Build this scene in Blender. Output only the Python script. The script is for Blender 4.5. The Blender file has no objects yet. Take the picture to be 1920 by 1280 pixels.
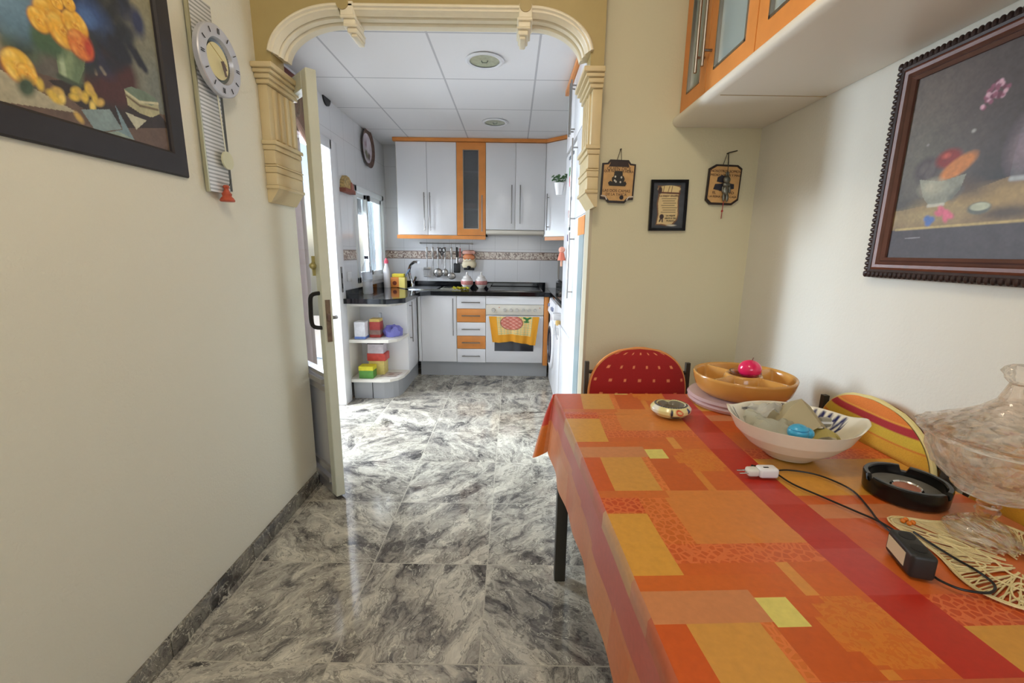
import bpy, bmesh, math, random
import numpy as np
from mathutils import Vector, Matrix
random.seed(4)
R = math.radians
scn = bpy.context.scene
COL = scn.collection

# ------------------------------------------------------------------ camera
F, PIT, ROLL, CH = 815.0, R(11.6), R(0.8), 1.25
c_, s_ = math.cos(ROLL), math.sin(ROLL)
f0 = Vector((0, math.cos(PIT), -math.sin(PIT)))
r0 = Vector((1, 0, 0)); u0 = r0.cross(f0)
r1 = c_ * r0 + s_ * u0
u1 = -s_ * r0 + c_ * u0
cam_d = bpy.data.cameras.new('camera')
cam = bpy.data.objects.new('camera', cam_d); COL.objects.link(cam)
cam_d.sensor_fit = 'HORIZONTAL'; cam_d.sensor_width = 36.0
cam_d.lens = F / 1920 * 36.0
cam_d.clip_start = 0.02
M = Matrix((r1, u1, -f0)).transposed().to_4x4()
M.translation = Vector((0, 0, CH))
cam.matrix_world = M
scn.camera = cam


def ray(x, y):
    return (x - 960) / F * r1 - (y - 640) / F * u1 + f0


def on_x(x, y, X):        # measured photo point -> (Y, z) on a wall at X
    d = ray(x, y); t = X / d.x
    return (t * d.y, CH + t * d.z)


def on_z(x, y, z):
    d = ray(x, y); t = (z - CH) / d.z
    return (t * d.x, t * d.y)


def on_y(x, y, Y):
    d = ray(x, y); t = Y / d.y
    return (t * d.x, CH + t * d.z)


# ------------------------------------------------------------------ materials
def lin(c):
    out = []
    for v in c:
        v = v / 255.0
        out.append(v / 12.92 if v <= 0.04045 else ((v + 0.055) / 1.055) ** 2.4)
    return tuple(out)


def mat(name, rgb, rough=0.5, metal=0.0, noise=0.0, nscale=20, bump=0.0, bscale=200, spec=0.5, trans=0.0, ior=1.45, alpha=1.0, emit=0, coat=0.0, sheen=0.0):
    m = bpy.data.materials.new(name); m.use_nodes = True
    nt = m.node_tree; b = nt.nodes['Principled BSDF']
    col = lin(rgb)
    b.inputs['Base Color'].default_value = (*col, 1)
    b.inputs['Roughness'].default_value = rough
    b.inputs['Metallic'].default_value = metal
    b.inputs['Specular IOR Level'].default_value = spec
    b.inputs['Transmission Weight'].default_value = trans
    b.inputs['IOR'].default_value = ior
    b.inputs['Alpha'].default_value = alpha
    b.inputs['Coat Weight'].default_value = coat
    b.inputs['Sheen Weight'].default_value = sheen
    if emit:
        b.inputs['Emission Color'].default_value = (*col, 1)
        b.inputs['Emission Strength'].default_value = emit
    tc = nt.nodes.new('ShaderNodeTexCoord')
    if noise:
        n = nt.nodes.new('ShaderNodeTexNoise'); n.inputs['Scale'].default_value = nscale; n.inputs['Detail'].default_value = 4
        nt.links.new(tc.outputs['Object'], n.inputs['Vector'])
        r = nt.nodes.new('ShaderNodeValToRGB')
        r.color_ramp.elements[0].position = 0.3; r.color_ramp.elements[1].position = 0.7
        r.color_ramp.elements[0].color = (*[max(0, v * (1 - noise)) for v in col], 1)
        r.color_ramp.elements[1].color = (*[min(1, v * (1 + noise * .6)) for v in col], 1)
        nt.links.new(n.outputs['Fac'], r.inputs['Fac'])
        nt.links.new(r.outputs['Color'], b.inputs['Base Color'])
    if bump:
        n = nt.nodes.new('ShaderNodeTexNoise'); n.inputs['Scale'].default_value = bscale; n.inputs['Detail'].default_value = 3
        nt.links.new(tc.outputs['Object'], n.inputs['Vector'])
        bp = nt.nodes.new('ShaderNodeBump'); bp.inputs['Strength'].default_value = bump; bp.inputs['Distance'].default_value = 0.004
        nt.links.new(n.outputs['Fac'], bp.inputs['Height']); nt.links.new(bp.outputs['Normal'], b.inputs['Normal'])
    return m


def mat_attr(name, rough=0.5, noise=0.0, nscale=200, bump=0.0, coat=0.0):
    m = bpy.data.materials.new(name); m.use_nodes = True
    nt = m.node_tree; b = nt.nodes['Principled BSDF']
    a = nt.nodes.new('ShaderNodeVertexColor'); a.layer_name = 'Col'
    tc = nt.nodes.new('ShaderNodeTexCoord')
    n = nt.nodes.new('ShaderNodeTexNoise'); n.inputs['Scale'].default_value = nscale; n.inputs['Detail'].default_value = 4
    nt.links.new(tc.outputs['Object'], n.inputs['Vector'])
    mr = nt.nodes.new('ShaderNodeMapRange'); mr.inputs[1].default_value = .25; mr.inputs[2].default_value = .75
    mr.inputs[3].default_value = 1 - noise; mr.inputs[4].default_value = 1 + noise
    nt.links.new(n.outputs['Fac'], mr.inputs[0])
    mx = nt.nodes.new('ShaderNodeVectorMath'); mx.operation = 'SCALE'
    nt.links.new(a.outputs['Color'], mx.inputs[0]); nt.links.new(mr.outputs[0], mx.inputs['Scale'])
    nt.links.new(mx.outputs[0], b.inputs['Base Color'])
    b.inputs['Roughness'].default_value = rough
    b.inputs['Coat Weight'].default_value = coat
    if bump:
        bp = nt.nodes.new('ShaderNodeBump'); bp.inputs['Strength'].default_value = bump; bp.inputs['Distance'].default_value = 0.002
        nt.links.new(n.outputs['Fac'], bp.inputs['Height']); nt.links.new(bp.outputs['Normal'], b.inputs['Normal'])
    return m


def glass_mat(name, tint=(240, 245, 245), rough=0.0, alpha=0.25):
    """thin pane: mostly transparent with a reflection"""
    m = bpy.data.materials.new(name); m.use_nodes = True
    nt = m.node_tree; b = nt.nodes['Principled BSDF']; out = nt.nodes['Material Output']
    b.inputs['Base Color'].default_value = (*lin(tint), 1)
    b.inputs['Roughness'].default_value = rough
    tr = nt.nodes.new('ShaderNodeBsdfTransparent')
    mx = nt.nodes.new('ShaderNodeMixShader'); mx.inputs[0].default_value = alpha
    nt.links.new(tr.outputs[0], mx.inputs[1]); nt.links.new(b.outputs[0], mx.inputs[2])
    nt.links.new(mx.outputs[0], out.inputs['Surface'])
    return m


def marble_floor(name, tiles=True):
    m = bpy.data.materials.new(name); m.use_nodes = True
    nt = m.node_tree; L = nt.links; N = nt.nodes
    b = N['Principled BSDF']
    tc = N.new('ShaderNodeTexCoord')

    def math_(op, a=None, bb=None, c=None):
        n = N.new('ShaderNodeMath'); n.operation = op
        for i, v in enumerate((a, bb, c)):
            if v is None: continue
            if isinstance(v, (int, float)): n.inputs[i].default_value = v
            else: L.new(v, n.inputs[i])
        return n.outputs[0]
    sx = N.new('ShaderNodeSeparateXYZ'); L.new(tc.outputs['Object'], sx.inputs[0])
    gx = math_('DIVIDE', math_('ADD', sx.outputs['X'], 0.088), 0.463)
    gy = math_('DIVIDE', math_('SUBTRACT', sx.outputs['Y'], 1.115), 0.440)
    cx = math_('FLOOR', gx); cy = math_('FLOOR', gy)
    fx = math_('FRACT', gx); fy = math_('FRACT', gy)
    dx = math_('MINIMUM', fx, math_('SUBTRACT', 1, fx)); dy = math_('MINIMUM', fy, math_('SUBTRACT', 1, fy))
    d = math_('MINIMUM', dx, dy)
    grout = math_('LESS_THAN', d, 0.0045)
    cmb = N.new('ShaderNodeCombineXYZ'); L.new(cx, cmb.inputs[0]); L.new(cy, cmb.inputs[1])
    wn = N.new('ShaderNodeTexWhiteNoise'); wn.noise_dimensions = '3D'; L.new(cmb.outputs[0], wn.inputs['Vector'])
    # rotate and shift the veining from tile to tile
    ang = math_('MULTIPLY', wn.outputs['Value'], 6.28)
    vr = N.new('ShaderNodeVectorRotate'); vr.rotation_type = 'Z_AXIS'
    L.new(tc.outputs['Object'], vr.inputs['Vector']); L.new(ang, vr.inputs['Angle'])
    sc = N.new('ShaderNodeVectorMath'); sc.operation = 'MULTIPLY_ADD'
    L.new(wn.outputs['Color'], sc.inputs[0]); sc.inputs[1].default_value = (7, 7, 7); L.new(vr.outputs[0], sc.inputs[2])
    mp = N.new('ShaderNodeMapping'); mp.inputs['Scale'].default_value = (1.2, 2.1, 1.6) ; L.new(sc.outputs[0], mp.inputs['Vector'])
    wz = N.new('ShaderNodeTexNoise'); wz.inputs['Scale'].default_value = 4.5; wz.inputs['Detail'].default_value = 5
    L.new(mp.outputs[0], wz.inputs['Vector'])
    wa = N.new('ShaderNodeVectorMath'); wa.operation = 'MULTIPLY_ADD'
    L.new(wz.outputs['Color'], wa.inputs[0]); wa.inputs[1].default_value = (.42, .42, .42); L.new(mp.outputs[0], wa.inputs[2])
    n1 = N.new('ShaderNodeTexNoise'); n1.inputs['Scale'].default_value = 3.4; n1.inputs['Detail'].default_value = 12; n1.inputs['Roughness'].default_value = .69; n1.inputs['Distortion'].default_value = .5
    L.new(wa.outputs[0], n1.inputs['Vector'])
    ramp = N.new('ShaderNodeValToRGB'); cr = ramp.color_ramp
    cr.elements[0].position = .33; cr.elements[0].color = (*lin((60, 57, 54)), 1)
    cr.elements[1].position = .70; cr.elements[1].color = (*lin((228, 222, 204)), 1)
    for p, c in ((.41, (112, 107, 101)), (.47, (154, 148, 137)), (.56, (192, 185, 169))):
        e = cr.elements.new(p); e.color = (*lin(c), 1)
    L.new(n1.outputs['Fac'], ramp.inputs['Fac'])
    # thin veins: distance of a second noise from .5
    n2 = N.new('ShaderNodeTexNoise'); n2.inputs['Scale'].default_value = 4.5; n2.inputs['Detail'].default_value = 6; n2.inputs['Distortion'].default_value = 1.0
    L.new(wa.outputs[0], n2.inputs['Vector'])
    v2 = math_('ABSOLUTE', math_('SUBTRACT', n2.outputs['Fac'], .5))
    vr2 = N.new('ShaderNodeMapRange'); L.new(v2, vr2.inputs[0]); vr2.inputs[1].default_value = 0; vr2.inputs[2].default_value = .010; vr2.inputs[3].default_value = .8; vr2.inputs[4].default_value = 0
    mixv = N.new('ShaderNodeMixRGB'); L.new(vr2.outputs[0], mixv.inputs[0]); L.new(ramp.outputs[0], mixv.inputs[1]); mixv.inputs[2].default_value = (*lin((226, 220, 200)), 1)
    n3 = N.new('ShaderNodeTexNoise'); n3.inputs['Scale'].default_value = 6.5; n3.inputs['Detail'].default_value = 5; n3.inputs['Distortion'].default_value = 1.6
    L.new(wa.outputs[0], n3.inputs['Vector'])
    v3 = math_('ABSOLUTE', math_('SUBTRACT', n3.outputs['Fac'], .52))
    vr3 = N.new('ShaderNodeMapRange'); L.new(v3, vr3.inputs[0]); vr3.inputs[1].default_value = 0; vr3.inputs[2].default_value = .03; vr3.inputs[3].default_value = .6; vr3.inputs[4].default_value = 0
    mixd = N.new('ShaderNodeMixRGB'); L.new(vr3.outputs[0], mixd.inputs[0]); L.new(mixv.outputs[0], mixd.inputs[1]); mixd.inputs[2].default_value = (*lin((52, 50, 52)), 1)
    if tiles:
        mg = N.new('ShaderNodeMixRGB'); L.new(grout, mg.inputs[0]); L.new(mixd.outputs[0], mg.inputs[1]); mg.inputs[2].default_value = (*lin((176, 168, 150)), 1)
        L.new(mg.outputs[0], b.inputs['Base Color'])
        rr = math_('MULTIPLY_ADD', grout, .4, .09); L.new(rr, b.inputs['Roughness'])
    else:
        L.new(mixd.outputs[0], b.inputs['Base Color']); b.inputs['Roughness'].default_value = .2
    return m


def grid_mat(name, rgb, line, sx, sy, sz, axes, w=0.004, rough=0.3, off=(0, 0, 0), band=None):
    """surface with thin joints on a regular grid along the given axes"""
    m = bpy.data.materials.new(name); m.use_nodes = True
    nt = m.node_tree; L = nt.links; N = nt.nodes; b = N['Principled BSDF']
    tc = N.new('ShaderNodeTexCoord'); s = N.new('ShaderNodeSeparateXYZ'); L.new(tc.outputs['Object'], s.inputs[0])

    def mt(op, a, c):
        n = N.new('ShaderNodeMath'); n.operation = op
        for i, v in enumerate((a, c)):
            if isinstance(v, (int, float)): n.inputs[i].default_value = v
            else: L.new(v, n.inputs[i])
        return n.outputs[0]
    acc = None
    for ax in axes:
        size = (sx, sy, sz)['XYZ'.index(ax)]; o = off['XYZ'.index(ax)]
        fr = mt('FRACT', mt('DIVIDE', mt('SUBTRACT', s.outputs[ax], o), size), 0)
        dd = mt('MULTIPLY', mt('MINIMUM', fr, mt('SUBTRACT', 1, fr)), size)
        ln = mt('LESS_THAN', dd, w)
        acc = ln if acc is None else mt('MAXIMUM', acc, ln)
    mx = N.new('ShaderNodeMixRGB'); L.new(acc, mx.inputs[0])
    mx.inputs[1].default_value = (*lin(rgb), 1); mx.inputs[2].default_value = (*lin(line), 1)
    outc = mx.outputs[0]
    if band:
        z0, z1 = band
        inb = mt('MULTIPLY', mt('GREATER_THAN', s.outputs['Z'], z0), mt('LESS_THAN', s.outputs['Z'], z1))
        edge = mt('ADD', mt('LESS_THAN', s.outputs['Z'], z0 + .008), mt('GREATER_THAN', s.outputs['Z'], z1 - .008))
        n = N.new('ShaderNodeTexNoise'); n.inputs['Scale'].default_value = 28; n.inputs['Detail'].default_value = 3; n.inputs['Distortion'].default_value = 2
        L.new(tc.outputs['Object'], n.inputs['Vector'])
        rp = N.new('ShaderNodeValToRGB'); cr = rp.color_ramp
        cr.elements[0].position = .38; cr.elements[0].color = (*lin((120, 100, 92)), 1)
        cr.elements[1].position = .56; cr.elements[1].color = (*lin((226, 214, 200)), 1)
        e = cr.elements.new(.47); e.color = (*lin((178, 152, 138)), 1)
        L.new(n.outputs['Fac'], rp.inputs[0])
        m3 = N.new('ShaderNodeMixRGB'); L.new(edge, m3.inputs[0]); L.new(rp.outputs[0], m3.inputs[1]); m3.inputs[2].default_value = (*lin((140, 122, 112)), 1)
        m2 = N.new('ShaderNodeMixRGB'); L.new(inb, m2.inputs[0]); L.new(outc, m2.inputs[1]); L.new(m3.outputs[0], m2.inputs[2])
        outc = m2.outputs[0]
    L.new(outc, b.inputs['Base Color']); b.inputs['Roughness'].default_value = rough
    return m


CREAM = mat('cream_wall_paint', (226, 222, 204), .8, bump=.35, bscale=130)
CREAM2 = mat('warm_lit_wall_paint', (212, 206, 176), .8, bump=.18, bscale=130)  # far wall: the cream paint again, warm lamplight put into a yellower tone
CREAM_DAY = mat('cool_lit_wall_paint', (226, 224, 214), .8, bump=.3, bscale=130)  # right wall: the cream paint again, cool daylight put into a whiter tone
CEILP = mat('ceiling_paint', (235, 233, 225), .9)
OCHRE = mat('ochre_gloss_paint', (178, 158, 106), .35, noise=.06, nscale=8)
STUCCO = mat('cream_plaster_moulding', (236, 226, 200), .4, noise=.03, nscale=30)
PILAS = mat('yellow_cream_plaster', (212, 192, 148), .4, noise=.04, nscale=20)
MARBLE = marble_floor('grey_veined_marble_tile')
MARBLE_B = marble_floor('grey_marble_skirting', tiles=False)
for _e in [n for n in MARBLE_B.node_tree.nodes if n.type == 'VALTORGB'][0].color_ramp.elements:
    _e.color = tuple(c * .45 for c in _e.color[:3]) + (1,)
KTILE = grid_mat('white_wall_tile', (226, 226, 228), (198, 198, 200), .25, .25, .42, 'XYZ', w=.0018, rough=.18, off=(0.05, 0, .02), band=(1.165, 1.252))
KCEIL = grid_mat('ceiling_tile', (228, 226, 226), (186, 184, 186), .58, .60, 1, 'XY', w=.006, rough=.75, off=(-.455, 2.46, 0))
WHITE_LAC = mat('white_lacquer', (236, 236, 238), .22)
WHITE_LAC2 = mat('white_melamine', (232, 228, 218), .35)
GREYP = mat('grey_plinth', (168, 170, 172), .35)
ORANGE_W = mat('orange_beech_wood', (226, 146, 72), .35, noise=.1, nscale=9)
STEEL = mat('brushed_steel', (150, 147, 144), .28, 1.0)
CHROME = mat('chrome', (215, 217, 220), .08, 1.0)
GRANITE = mat('black_granite', (16, 17, 22), .07, noise=.5, nscale=120)
BLACK = mat('black_gloss', (12, 12, 14), .12)
BLACKM = mat('black_plastic', (20, 20, 21), .4)
DARKGL = mat('dark_oven_glass', (26, 26, 36), .06)
CREAMP = mat('cream_enamel', (222, 216, 202), .3)
WHITEP = mat('white_plastic', (226, 226, 228), .3)
ALU = mat('white_aluminium', (232, 236, 236), .3)
DOORW = mat('aged_white_door_paint', (208, 208, 188), .38, noise=.05, nscale=6)
ALUG = mat('bare_aluminium', (186, 182, 180), .3, .7)
IRON = mat('mauve_brown_iron_paint', (150, 132, 128), .5, noise=.08)
REDW = mat('dark_red_wood', (100, 44, 36), .5, noise=.3, nscale=12)
FROST = mat('frosted_cabinet_glass', (150, 166, 168), .25)
DARKFROST = glass_mat('smoky_cabinet_glass', (105, 108, 112), .12, .6)
PANE = glass_mat('clear_pane', (235, 240, 240), .0, .12)
FACADE = mat('sunlit_white_facade', (246, 240, 226), .9)
DARKMET = mat('dark_bronze_metal', (66, 62, 54), .45, .3)


# ------------------------------------------------------------------ mesh helpers
def new_bm():
    return bmesh.new()


def add_box(bm, x0, x1, y0, y1, z0, z1, bev=0.0, seg=2):
    r = bmesh.ops.create_cube(bm, size=1.0)
    vs = r['verts']
    for v in vs:
        v.co = Vector(((x0 + x1) / 2 + v.co.x * (x1 - x0), (y0 + y1) / 2 + v.co.y * (y1 - y0), (z0 + z1) / 2 + v.co.z * (z1 - z0)))
    if bev:
        es = {e for v in vs for e in v.link_edges}
        bmesh.ops.bevel(bm, geom=list(es), offset=bev, segments=seg, profile=.5, affect='EDGES')
    return bm


def add_cyl(bm, p0, p1, r, r2=None, seg=16):
    p0, p1 = Vector(p0), Vector(p1); d = p1 - p0
    rot = d.to_track_quat('Z', 'Y').to_matrix().to_4x4()
    mtx = Matrix.Translation((p0 + p1) / 2) @ rot
    bmesh.ops.create_cone(bm, cap_ends=True, segments=seg, radius1=r, radius2=r if r2 is None else r2, depth=d.length, matrix=mtx)


def add_sphere(bm, c, r, sc=(1, 1, 1), seg=20, rot=None):
    m = Matrix.Translation(Vector(c))
    if rot: m = m @ rot
    m = m @ Matrix.Diagonal((r * sc[0], r * sc[1], r * sc[2], 1))
    bmesh.ops.create_uvsphere(bm, u_segments=seg, v_segments=max(8, seg // 2), radius=1, matrix=m)


def add_lathe(bm, prof, c=(0, 0, 0), seg=40, fn=None, mtx=None, cap=False):
    """prof: list of (r, z) ; fn(a, r, z)->(r, z) modulation"""
    rings = []
    for (r, z) in prof:
        ring = []
        for k in range(seg):
            a = 2 * math.pi * k / seg
            rr, zz = (r, z) if fn is None else fn(a, r, z)
            co = Vector((c[0] + rr * math.cos(a), c[1] + rr * math.sin(a), c[2] + zz))
            if mtx: co = mtx @ co
            ring.append(bm.verts.new(co))
        rings.append(ring)
    for i in range(len(rings) - 1):
        for k in range(seg):
            bm.faces.new((rings[i][k], rings[i][(k + 1) % seg], rings[i + 1][(k + 1) % seg], rings[i + 1][k]))
    for ring in ((rings[0], rings[-1]) if cap else ()):
        if (ring[0].co - ring[seg // 2].co).length > 1e-4:
            try: bm.faces.new(ring)
            except ValueError: pass


def add_prism(bm, pts, a, b, axis='Y'):
    """polygon pts in the plane normal to axis, extruded from a to b"""
    def co(p, t):
        if axis == 'Y': return (p[0], t, p[1])
        if axis == 'X': return (t, p[0], p[1])
        return (p[0], p[1], t)
    v0 = [bm.verts.new(co(p, a)) for p in pts]; v1 = [bm.verts.new(co(p, b)) for p in pts]
    bm.faces.new(v0); bm.faces.new(list(reversed(v1)))
    n = len(pts)
    for i in range(n):
        bm.faces.new((v0[i], v0[(i + 1) % n], v1[(i + 1) % n], v1[i]))


def smooth_path(pts, n=8):
    out = []
    P = [Vector(p) for p in pts]
    P = [P[0]] + P + [P[-1]]
    for i in range(1, len(P) - 2):
        for k in range(n):
            t = k / n
            a, b, c, d = P[i - 1], P[i], P[i + 1], P[i + 2]
            out.append(.5 * ((2 * b) + (c - a) * t + (2 * a - 5 * b + 4 * c - d) * t * t + (3 * b - a - 3 * c + d) * t ** 3))
    out.append(P[-2])
    return out


def add_tube(bm, pts, r, seg=8, smooth=0, radii=None):
    if smooth: pts = smooth_path(pts, smooth)
    pts = [Vector(p) for p in pts]
    rings = []
    nrm = None
    for i, p in enumerate(pts):
        t = (pts[min(i + 1, len(pts) - 1)] - pts[max(i - 1, 0)])
        if t.length < 1e-9: t = Vector((0, 0, 1))
        t.normalize()
        if nrm is None:
            nrm = t.orthogonal().normalized()
        else:
            nrm = (nrm - t * nrm.dot(t))
            nrm = nrm.normalized() if nrm.length > 1e-6 else t.orthogonal().normalized()
        bn = t.cross(nrm)
        rr = r if radii is None else radii[min(len(radii) - 1, int(i / max(1, len(pts) - 1) * (len(radii) - 1) + .5))]
        rings.append([bm.verts.new(p + (nrm * math.cos(2 * math.pi * k / seg) + bn * math.sin(2 * math.pi * k / seg)) * rr) for k in range(seg)])
    for i in range(len(rings) - 1):
        for k in range(seg):
            bm.faces.new((rings[i][k], rings[i][(k + 1) % seg], rings[i + 1][(k + 1) % seg], rings[i + 1][k]))
    bm.faces.new(list(reversed(rings[0]))); bm.faces.new(rings[-1])


def obj(name, bm, m, parent=None, smooth=False, kind=None, label=None, flat=35):
    bmesh.ops.recalc_face_normals(bm, faces=bm.faces)
    me = bpy.data.meshes.new(name); bm.to_mesh(me); bm.free()
    if smooth:
        for p in me.polygons: p.use_smooth = True
        if flat:
            me.set_sharp_from_angle(angle=R(flat))
    o = bpy.data.objects.new(name, me); COL.objects.link(o)
    if m is not None: me.materials.append(m)
    if parent is not None:
        o.parent = parent
        o.matrix_parent_inverse = Matrix.Translation(-parent_loc(parent))
    elif kind:
        o['kind'] = kind
    if label: o['label'] = label
    return o


def parent_loc(p):
    # parts are modelled in room coordinates: only an Empty carries a location
    return Vector(p.location) if p.type == 'EMPTY' else Vector((0, 0, 0))


def thing(name, label, cat, loc=(0, 0, 0), group=None):
    o = bpy.data.objects.new(name, None); COL.objects.link(o)
    o.empty_display_size = .05; o.location = loc
    o['label'] = label; o['category'] = cat
    if group: o['group'] = group
    return o


def tag(o, label, cat, group=None):
    o['label'] = label; o['category'] = cat
    if group: o['group'] = group
    return o


def struct(name, bm, m, smooth=False):
    return obj(name, bm, m, None, smooth, 'structure')


def boxobj(name, dims, m, parent=None, bev=0.0, label=None, kind=None):
    bm = new_bm(); add_box(bm, *dims, bev=bev)
    return obj(name, bm, m, parent, bool(bev), kind, label)


def text_obj(name, txt, size, m, parent, origin, right, up, ext=.0006, align='CENTER', sx=1.0):
    cu = bpy.data.curves.new(name, 'FONT'); cu.body = txt; cu.size = size; cu.extrude = ext
    cu.align_x = align; cu.align_y = 'CENTER'
    tmp = bpy.data.objects.new(name + '_t', cu); COL.objects.link(tmp)
    bpy.context.view_layer.update()
    dg = bpy.context.evaluated_depsgraph_get()
    me = bpy.data.meshes.new_from_object(tmp.evaluated_get(dg))
    bpy.data.objects.remove(tmp)
    right, up = Vector(right).normalized(), Vector(up).normalized(); n = right.cross(up)
    mt = Matrix((right * sx, up, n)).transposed().to_4x4(); mt.translation = Vector(origin)
    me.transform(mt)
    me.materials.clear(); me.materials.append(m)
    o = bpy.data.objects.new(name, me); COL.objects.link(o)
    if parent is not None:
        o.parent = parent; o.matrix_parent_inverse = Matrix.Translation(-parent_loc(parent))
    return o


def copy_tree(o, dloc=None, parent=None):
    c = o.copy(); COL.objects.link(c)
    if parent is not None:
        c.parent = parent; c.matrix_parent_inverse = o.matrix_parent_inverse.copy()
    if dloc is not None: c.location = Vector(o.location) + Vector(dloc)
    for ch in list(o.children):
        copy_tree(ch, None, c)
    return c


# ---- a painter: real flat paintings made of coloured vertices -----------------
class Canvas:
    def __init__(s, w, h, x0, x1, y0, y1):
        s.w, s.h, s.x0, s.x1, s.y0, s.y1 = w, h, x0, x1, y0, y1
        X = np.linspace(x0, x1, w); Y = np.linspace(y0, y1, h)
        s.X, s.Y = np.meshgrid(X, Y)
        s.a = np.zeros((h, w, 3))

    def mix(s, mask, rgb):
        c = np.array(lin(rgb)); mask = np.clip(mask, 0, 1)[..., None]
        s.a = s.a * (1 - mask) + c * mask

    def ell(s, cx, cy, rx, ry, rgb, soft=.15, rot=0, op=1):
        ca, sa = math.cos(rot), math.sin(rot)
        dx, dy = s.X - cx, s.Y - cy
        q = np.sqrt(((dx * ca + dy * sa) / rx) ** 2 + ((-dx * sa + dy * ca) / ry) ** 2)
        s.mix(op * np.clip((1 + soft - q) / (2 * soft), 0, 1), rgb)

    def poly(s, pts, rgb, op=1):
        ins = np.zeros_like(s.X, bool); n = len(pts)
        for i in range(n):
            xa, ya = pts[i]; xb, yb = pts[(i + 1) % n]
            if ya == yb: continue
            cr = ((ya > s.Y) != (yb > s.Y)) & (s.X < (xb - xa) * (s.Y - ya) / (yb - ya) + xa)
            ins ^= cr
        s.mix(ins * op, rgb)

    def line(s, p, q, w, rgb, op=1):
        p, q = np.array(p), np.array(q); d = q - p; L = d @ d + 1e-12
        t = np.clip(((s.X - p[0]) * d[0] + (s.Y - p[1]) * d[1]) / L, 0, 1)
        dist = np.hypot(s.X - p[0] - t * d[0], s.Y - p[1] - t * d[1])
        s.mix(op * np.clip(1.5 - dist / w, 0, 1), rgb)

    def rose(s, cx, cy, r, base, dark, light, sq=1.0):
        rnd = random.Random(int(cx * 9999) ^ int(cy * 7777))
        for k in range(7):
            a = k * .9 + rnd.uniform(-.2, .2)
            ex, ey = cx + math.cos(a) * r * .45 * sq, cy + math.sin(a) * r * .45
            s.ell(ex, ey, r * .62, r * .50, dark, .25, a + 1.57, .55)
            s.ell(ex + r * .03, ey + r * .05, r * .56, r * .44, light if k % 2 else base, .2, a + 1.57, .9)
        s.ell(cx, cy, r * .52 * sq, r * .48, base, .3)
        for k in range(9):
            a = k * 2.2 + rnd.uniform(-.2, .2); q = r * (.36 - .035 * k)
            ex, ey = cx + math.cos(a) * q * .7, cy + math.sin(a) * q * .7
            s.ell(ex, ey, max(q, .1 * r) * .75, max(q, .1 * r) * .28, dark, .5, a + 1.57, .45)
            s.ell(ex + r * .04, ey + r * .05, max(q, .1 * r) * .6, max(q, .1 * r) * .24, light, .5, a + 1.57, .6)
        s.ell(cx, cy, r * .10 * sq, r * .09, dark, .6, 0, .7)

    def noise(s, amt, seed=0, step=8):
        rg = np.random.RandomState(seed)
        for st in (step, step * 3):
            sm = rg.rand(s.h // st + 3, s.w // st + 3)
            yy = np.arange(s.h) / st; xx = np.arange(s.w) / st
            y0 = yy.astype(int); x0 = xx.astype(int); fy = (yy - y0)[:, None]; fx = (xx - x0)[None]
            g = (sm[y0][:, x0] * (1 - fy) * (1 - fx) + sm[y0 + 1][:, x0] * fy * (1 - fx) + sm[y0][:, x0 + 1] * (1 - fy) * fx + sm[y0 + 1][:, x0 + 1] * fy * fx)
            s.a *= (1 + amt * (g[..., None] - .5))
        s.a = np.clip(s.a, 0, 1)

    def build(s, name, fn, m, parent):
        h, w = s.h, s.w
        V = [fn(x, y) for x, y in zip(s.X.ravel(), s.Y.ravel())]
        idx = np.arange(h * w).reshape(h, w)
        Fc = np.stack([idx[:-1, :-1].ravel(), idx[:-1, 1:].ravel(), idx[1:, 1:].ravel(), idx[1:, :-1].ravel()], 1).tolist()
        me = bpy.data.meshes.new(name); me.from_pydata(V, [], Fc)
        at = me.color_attributes.new('Col', 'FLOAT_COLOR', 'POINT')
        data = np.ones((h * w, 4)); data[:, :3] = s.a.reshape(-1, 3)
        at.data.foreach_set('color', data.ravel())
        me.materials.append(m)
        o = bpy.data.objects.new(name, me); COL.objects.link(o)
        if parent is not None:
            o.parent = parent; o.matrix_parent_inverse = Matrix.Translation(-parent_loc(parent))
        return o


PAINT = mat_attr('painted_surface', .45, .03, 60)
PAINTG = mat_attr('painted_ceramic', .2, .02, 60)
CLOTHM = mat_attr('printed_vinyl_cloth', .34, .07, 90, bump=.05)
FABRIC = mat_attr('woven_fabric', .85, .08, 300, bump=.2)

# ================================================================== SETTING
XL, XR = -1.05, 1.08          # dining side walls
YB = 2.05                     # dining far wall
YA0, YA1 = 1.94, 2.17         # arch front, back of the side walls
AB = 2.04                     # back of the arch beam
KL, KR, KY = -1.38, 1.02, 4.88
HC, HK = 2.62, 2.33
AX0, AX1 = -1.05, 0.355       # arch opening

boxobj('floor', (-3.2, 1.3, -2.3, 5.2, -.06, 0), MARBLE, kind='structure')
boxobj('ceiling', (XL - .1, XR + .1, -2.3, YA1, HC, HC + .08), CEILP, kind='structure')
boxobj('ceiling_kitchen', (KL - .1, KR + .1, AB, KY + .1, HK, HK + .06), KCEIL, kind='structure')
boxobj('wall_left', (XL - .12, XL, -2.3, YA1, 0, HC), CREAM, kind='structure')
boxobj('wall_right', (XR, XR + .12, -2.3, YB + .1, 0, HC), CREAM_DAY, kind='structure')
bm = new_bm(); add_box(bm, AX1, XR, YB, YA1 - .02, 0, HC)
struct('wall_far', bm, CREAM2)
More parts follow.
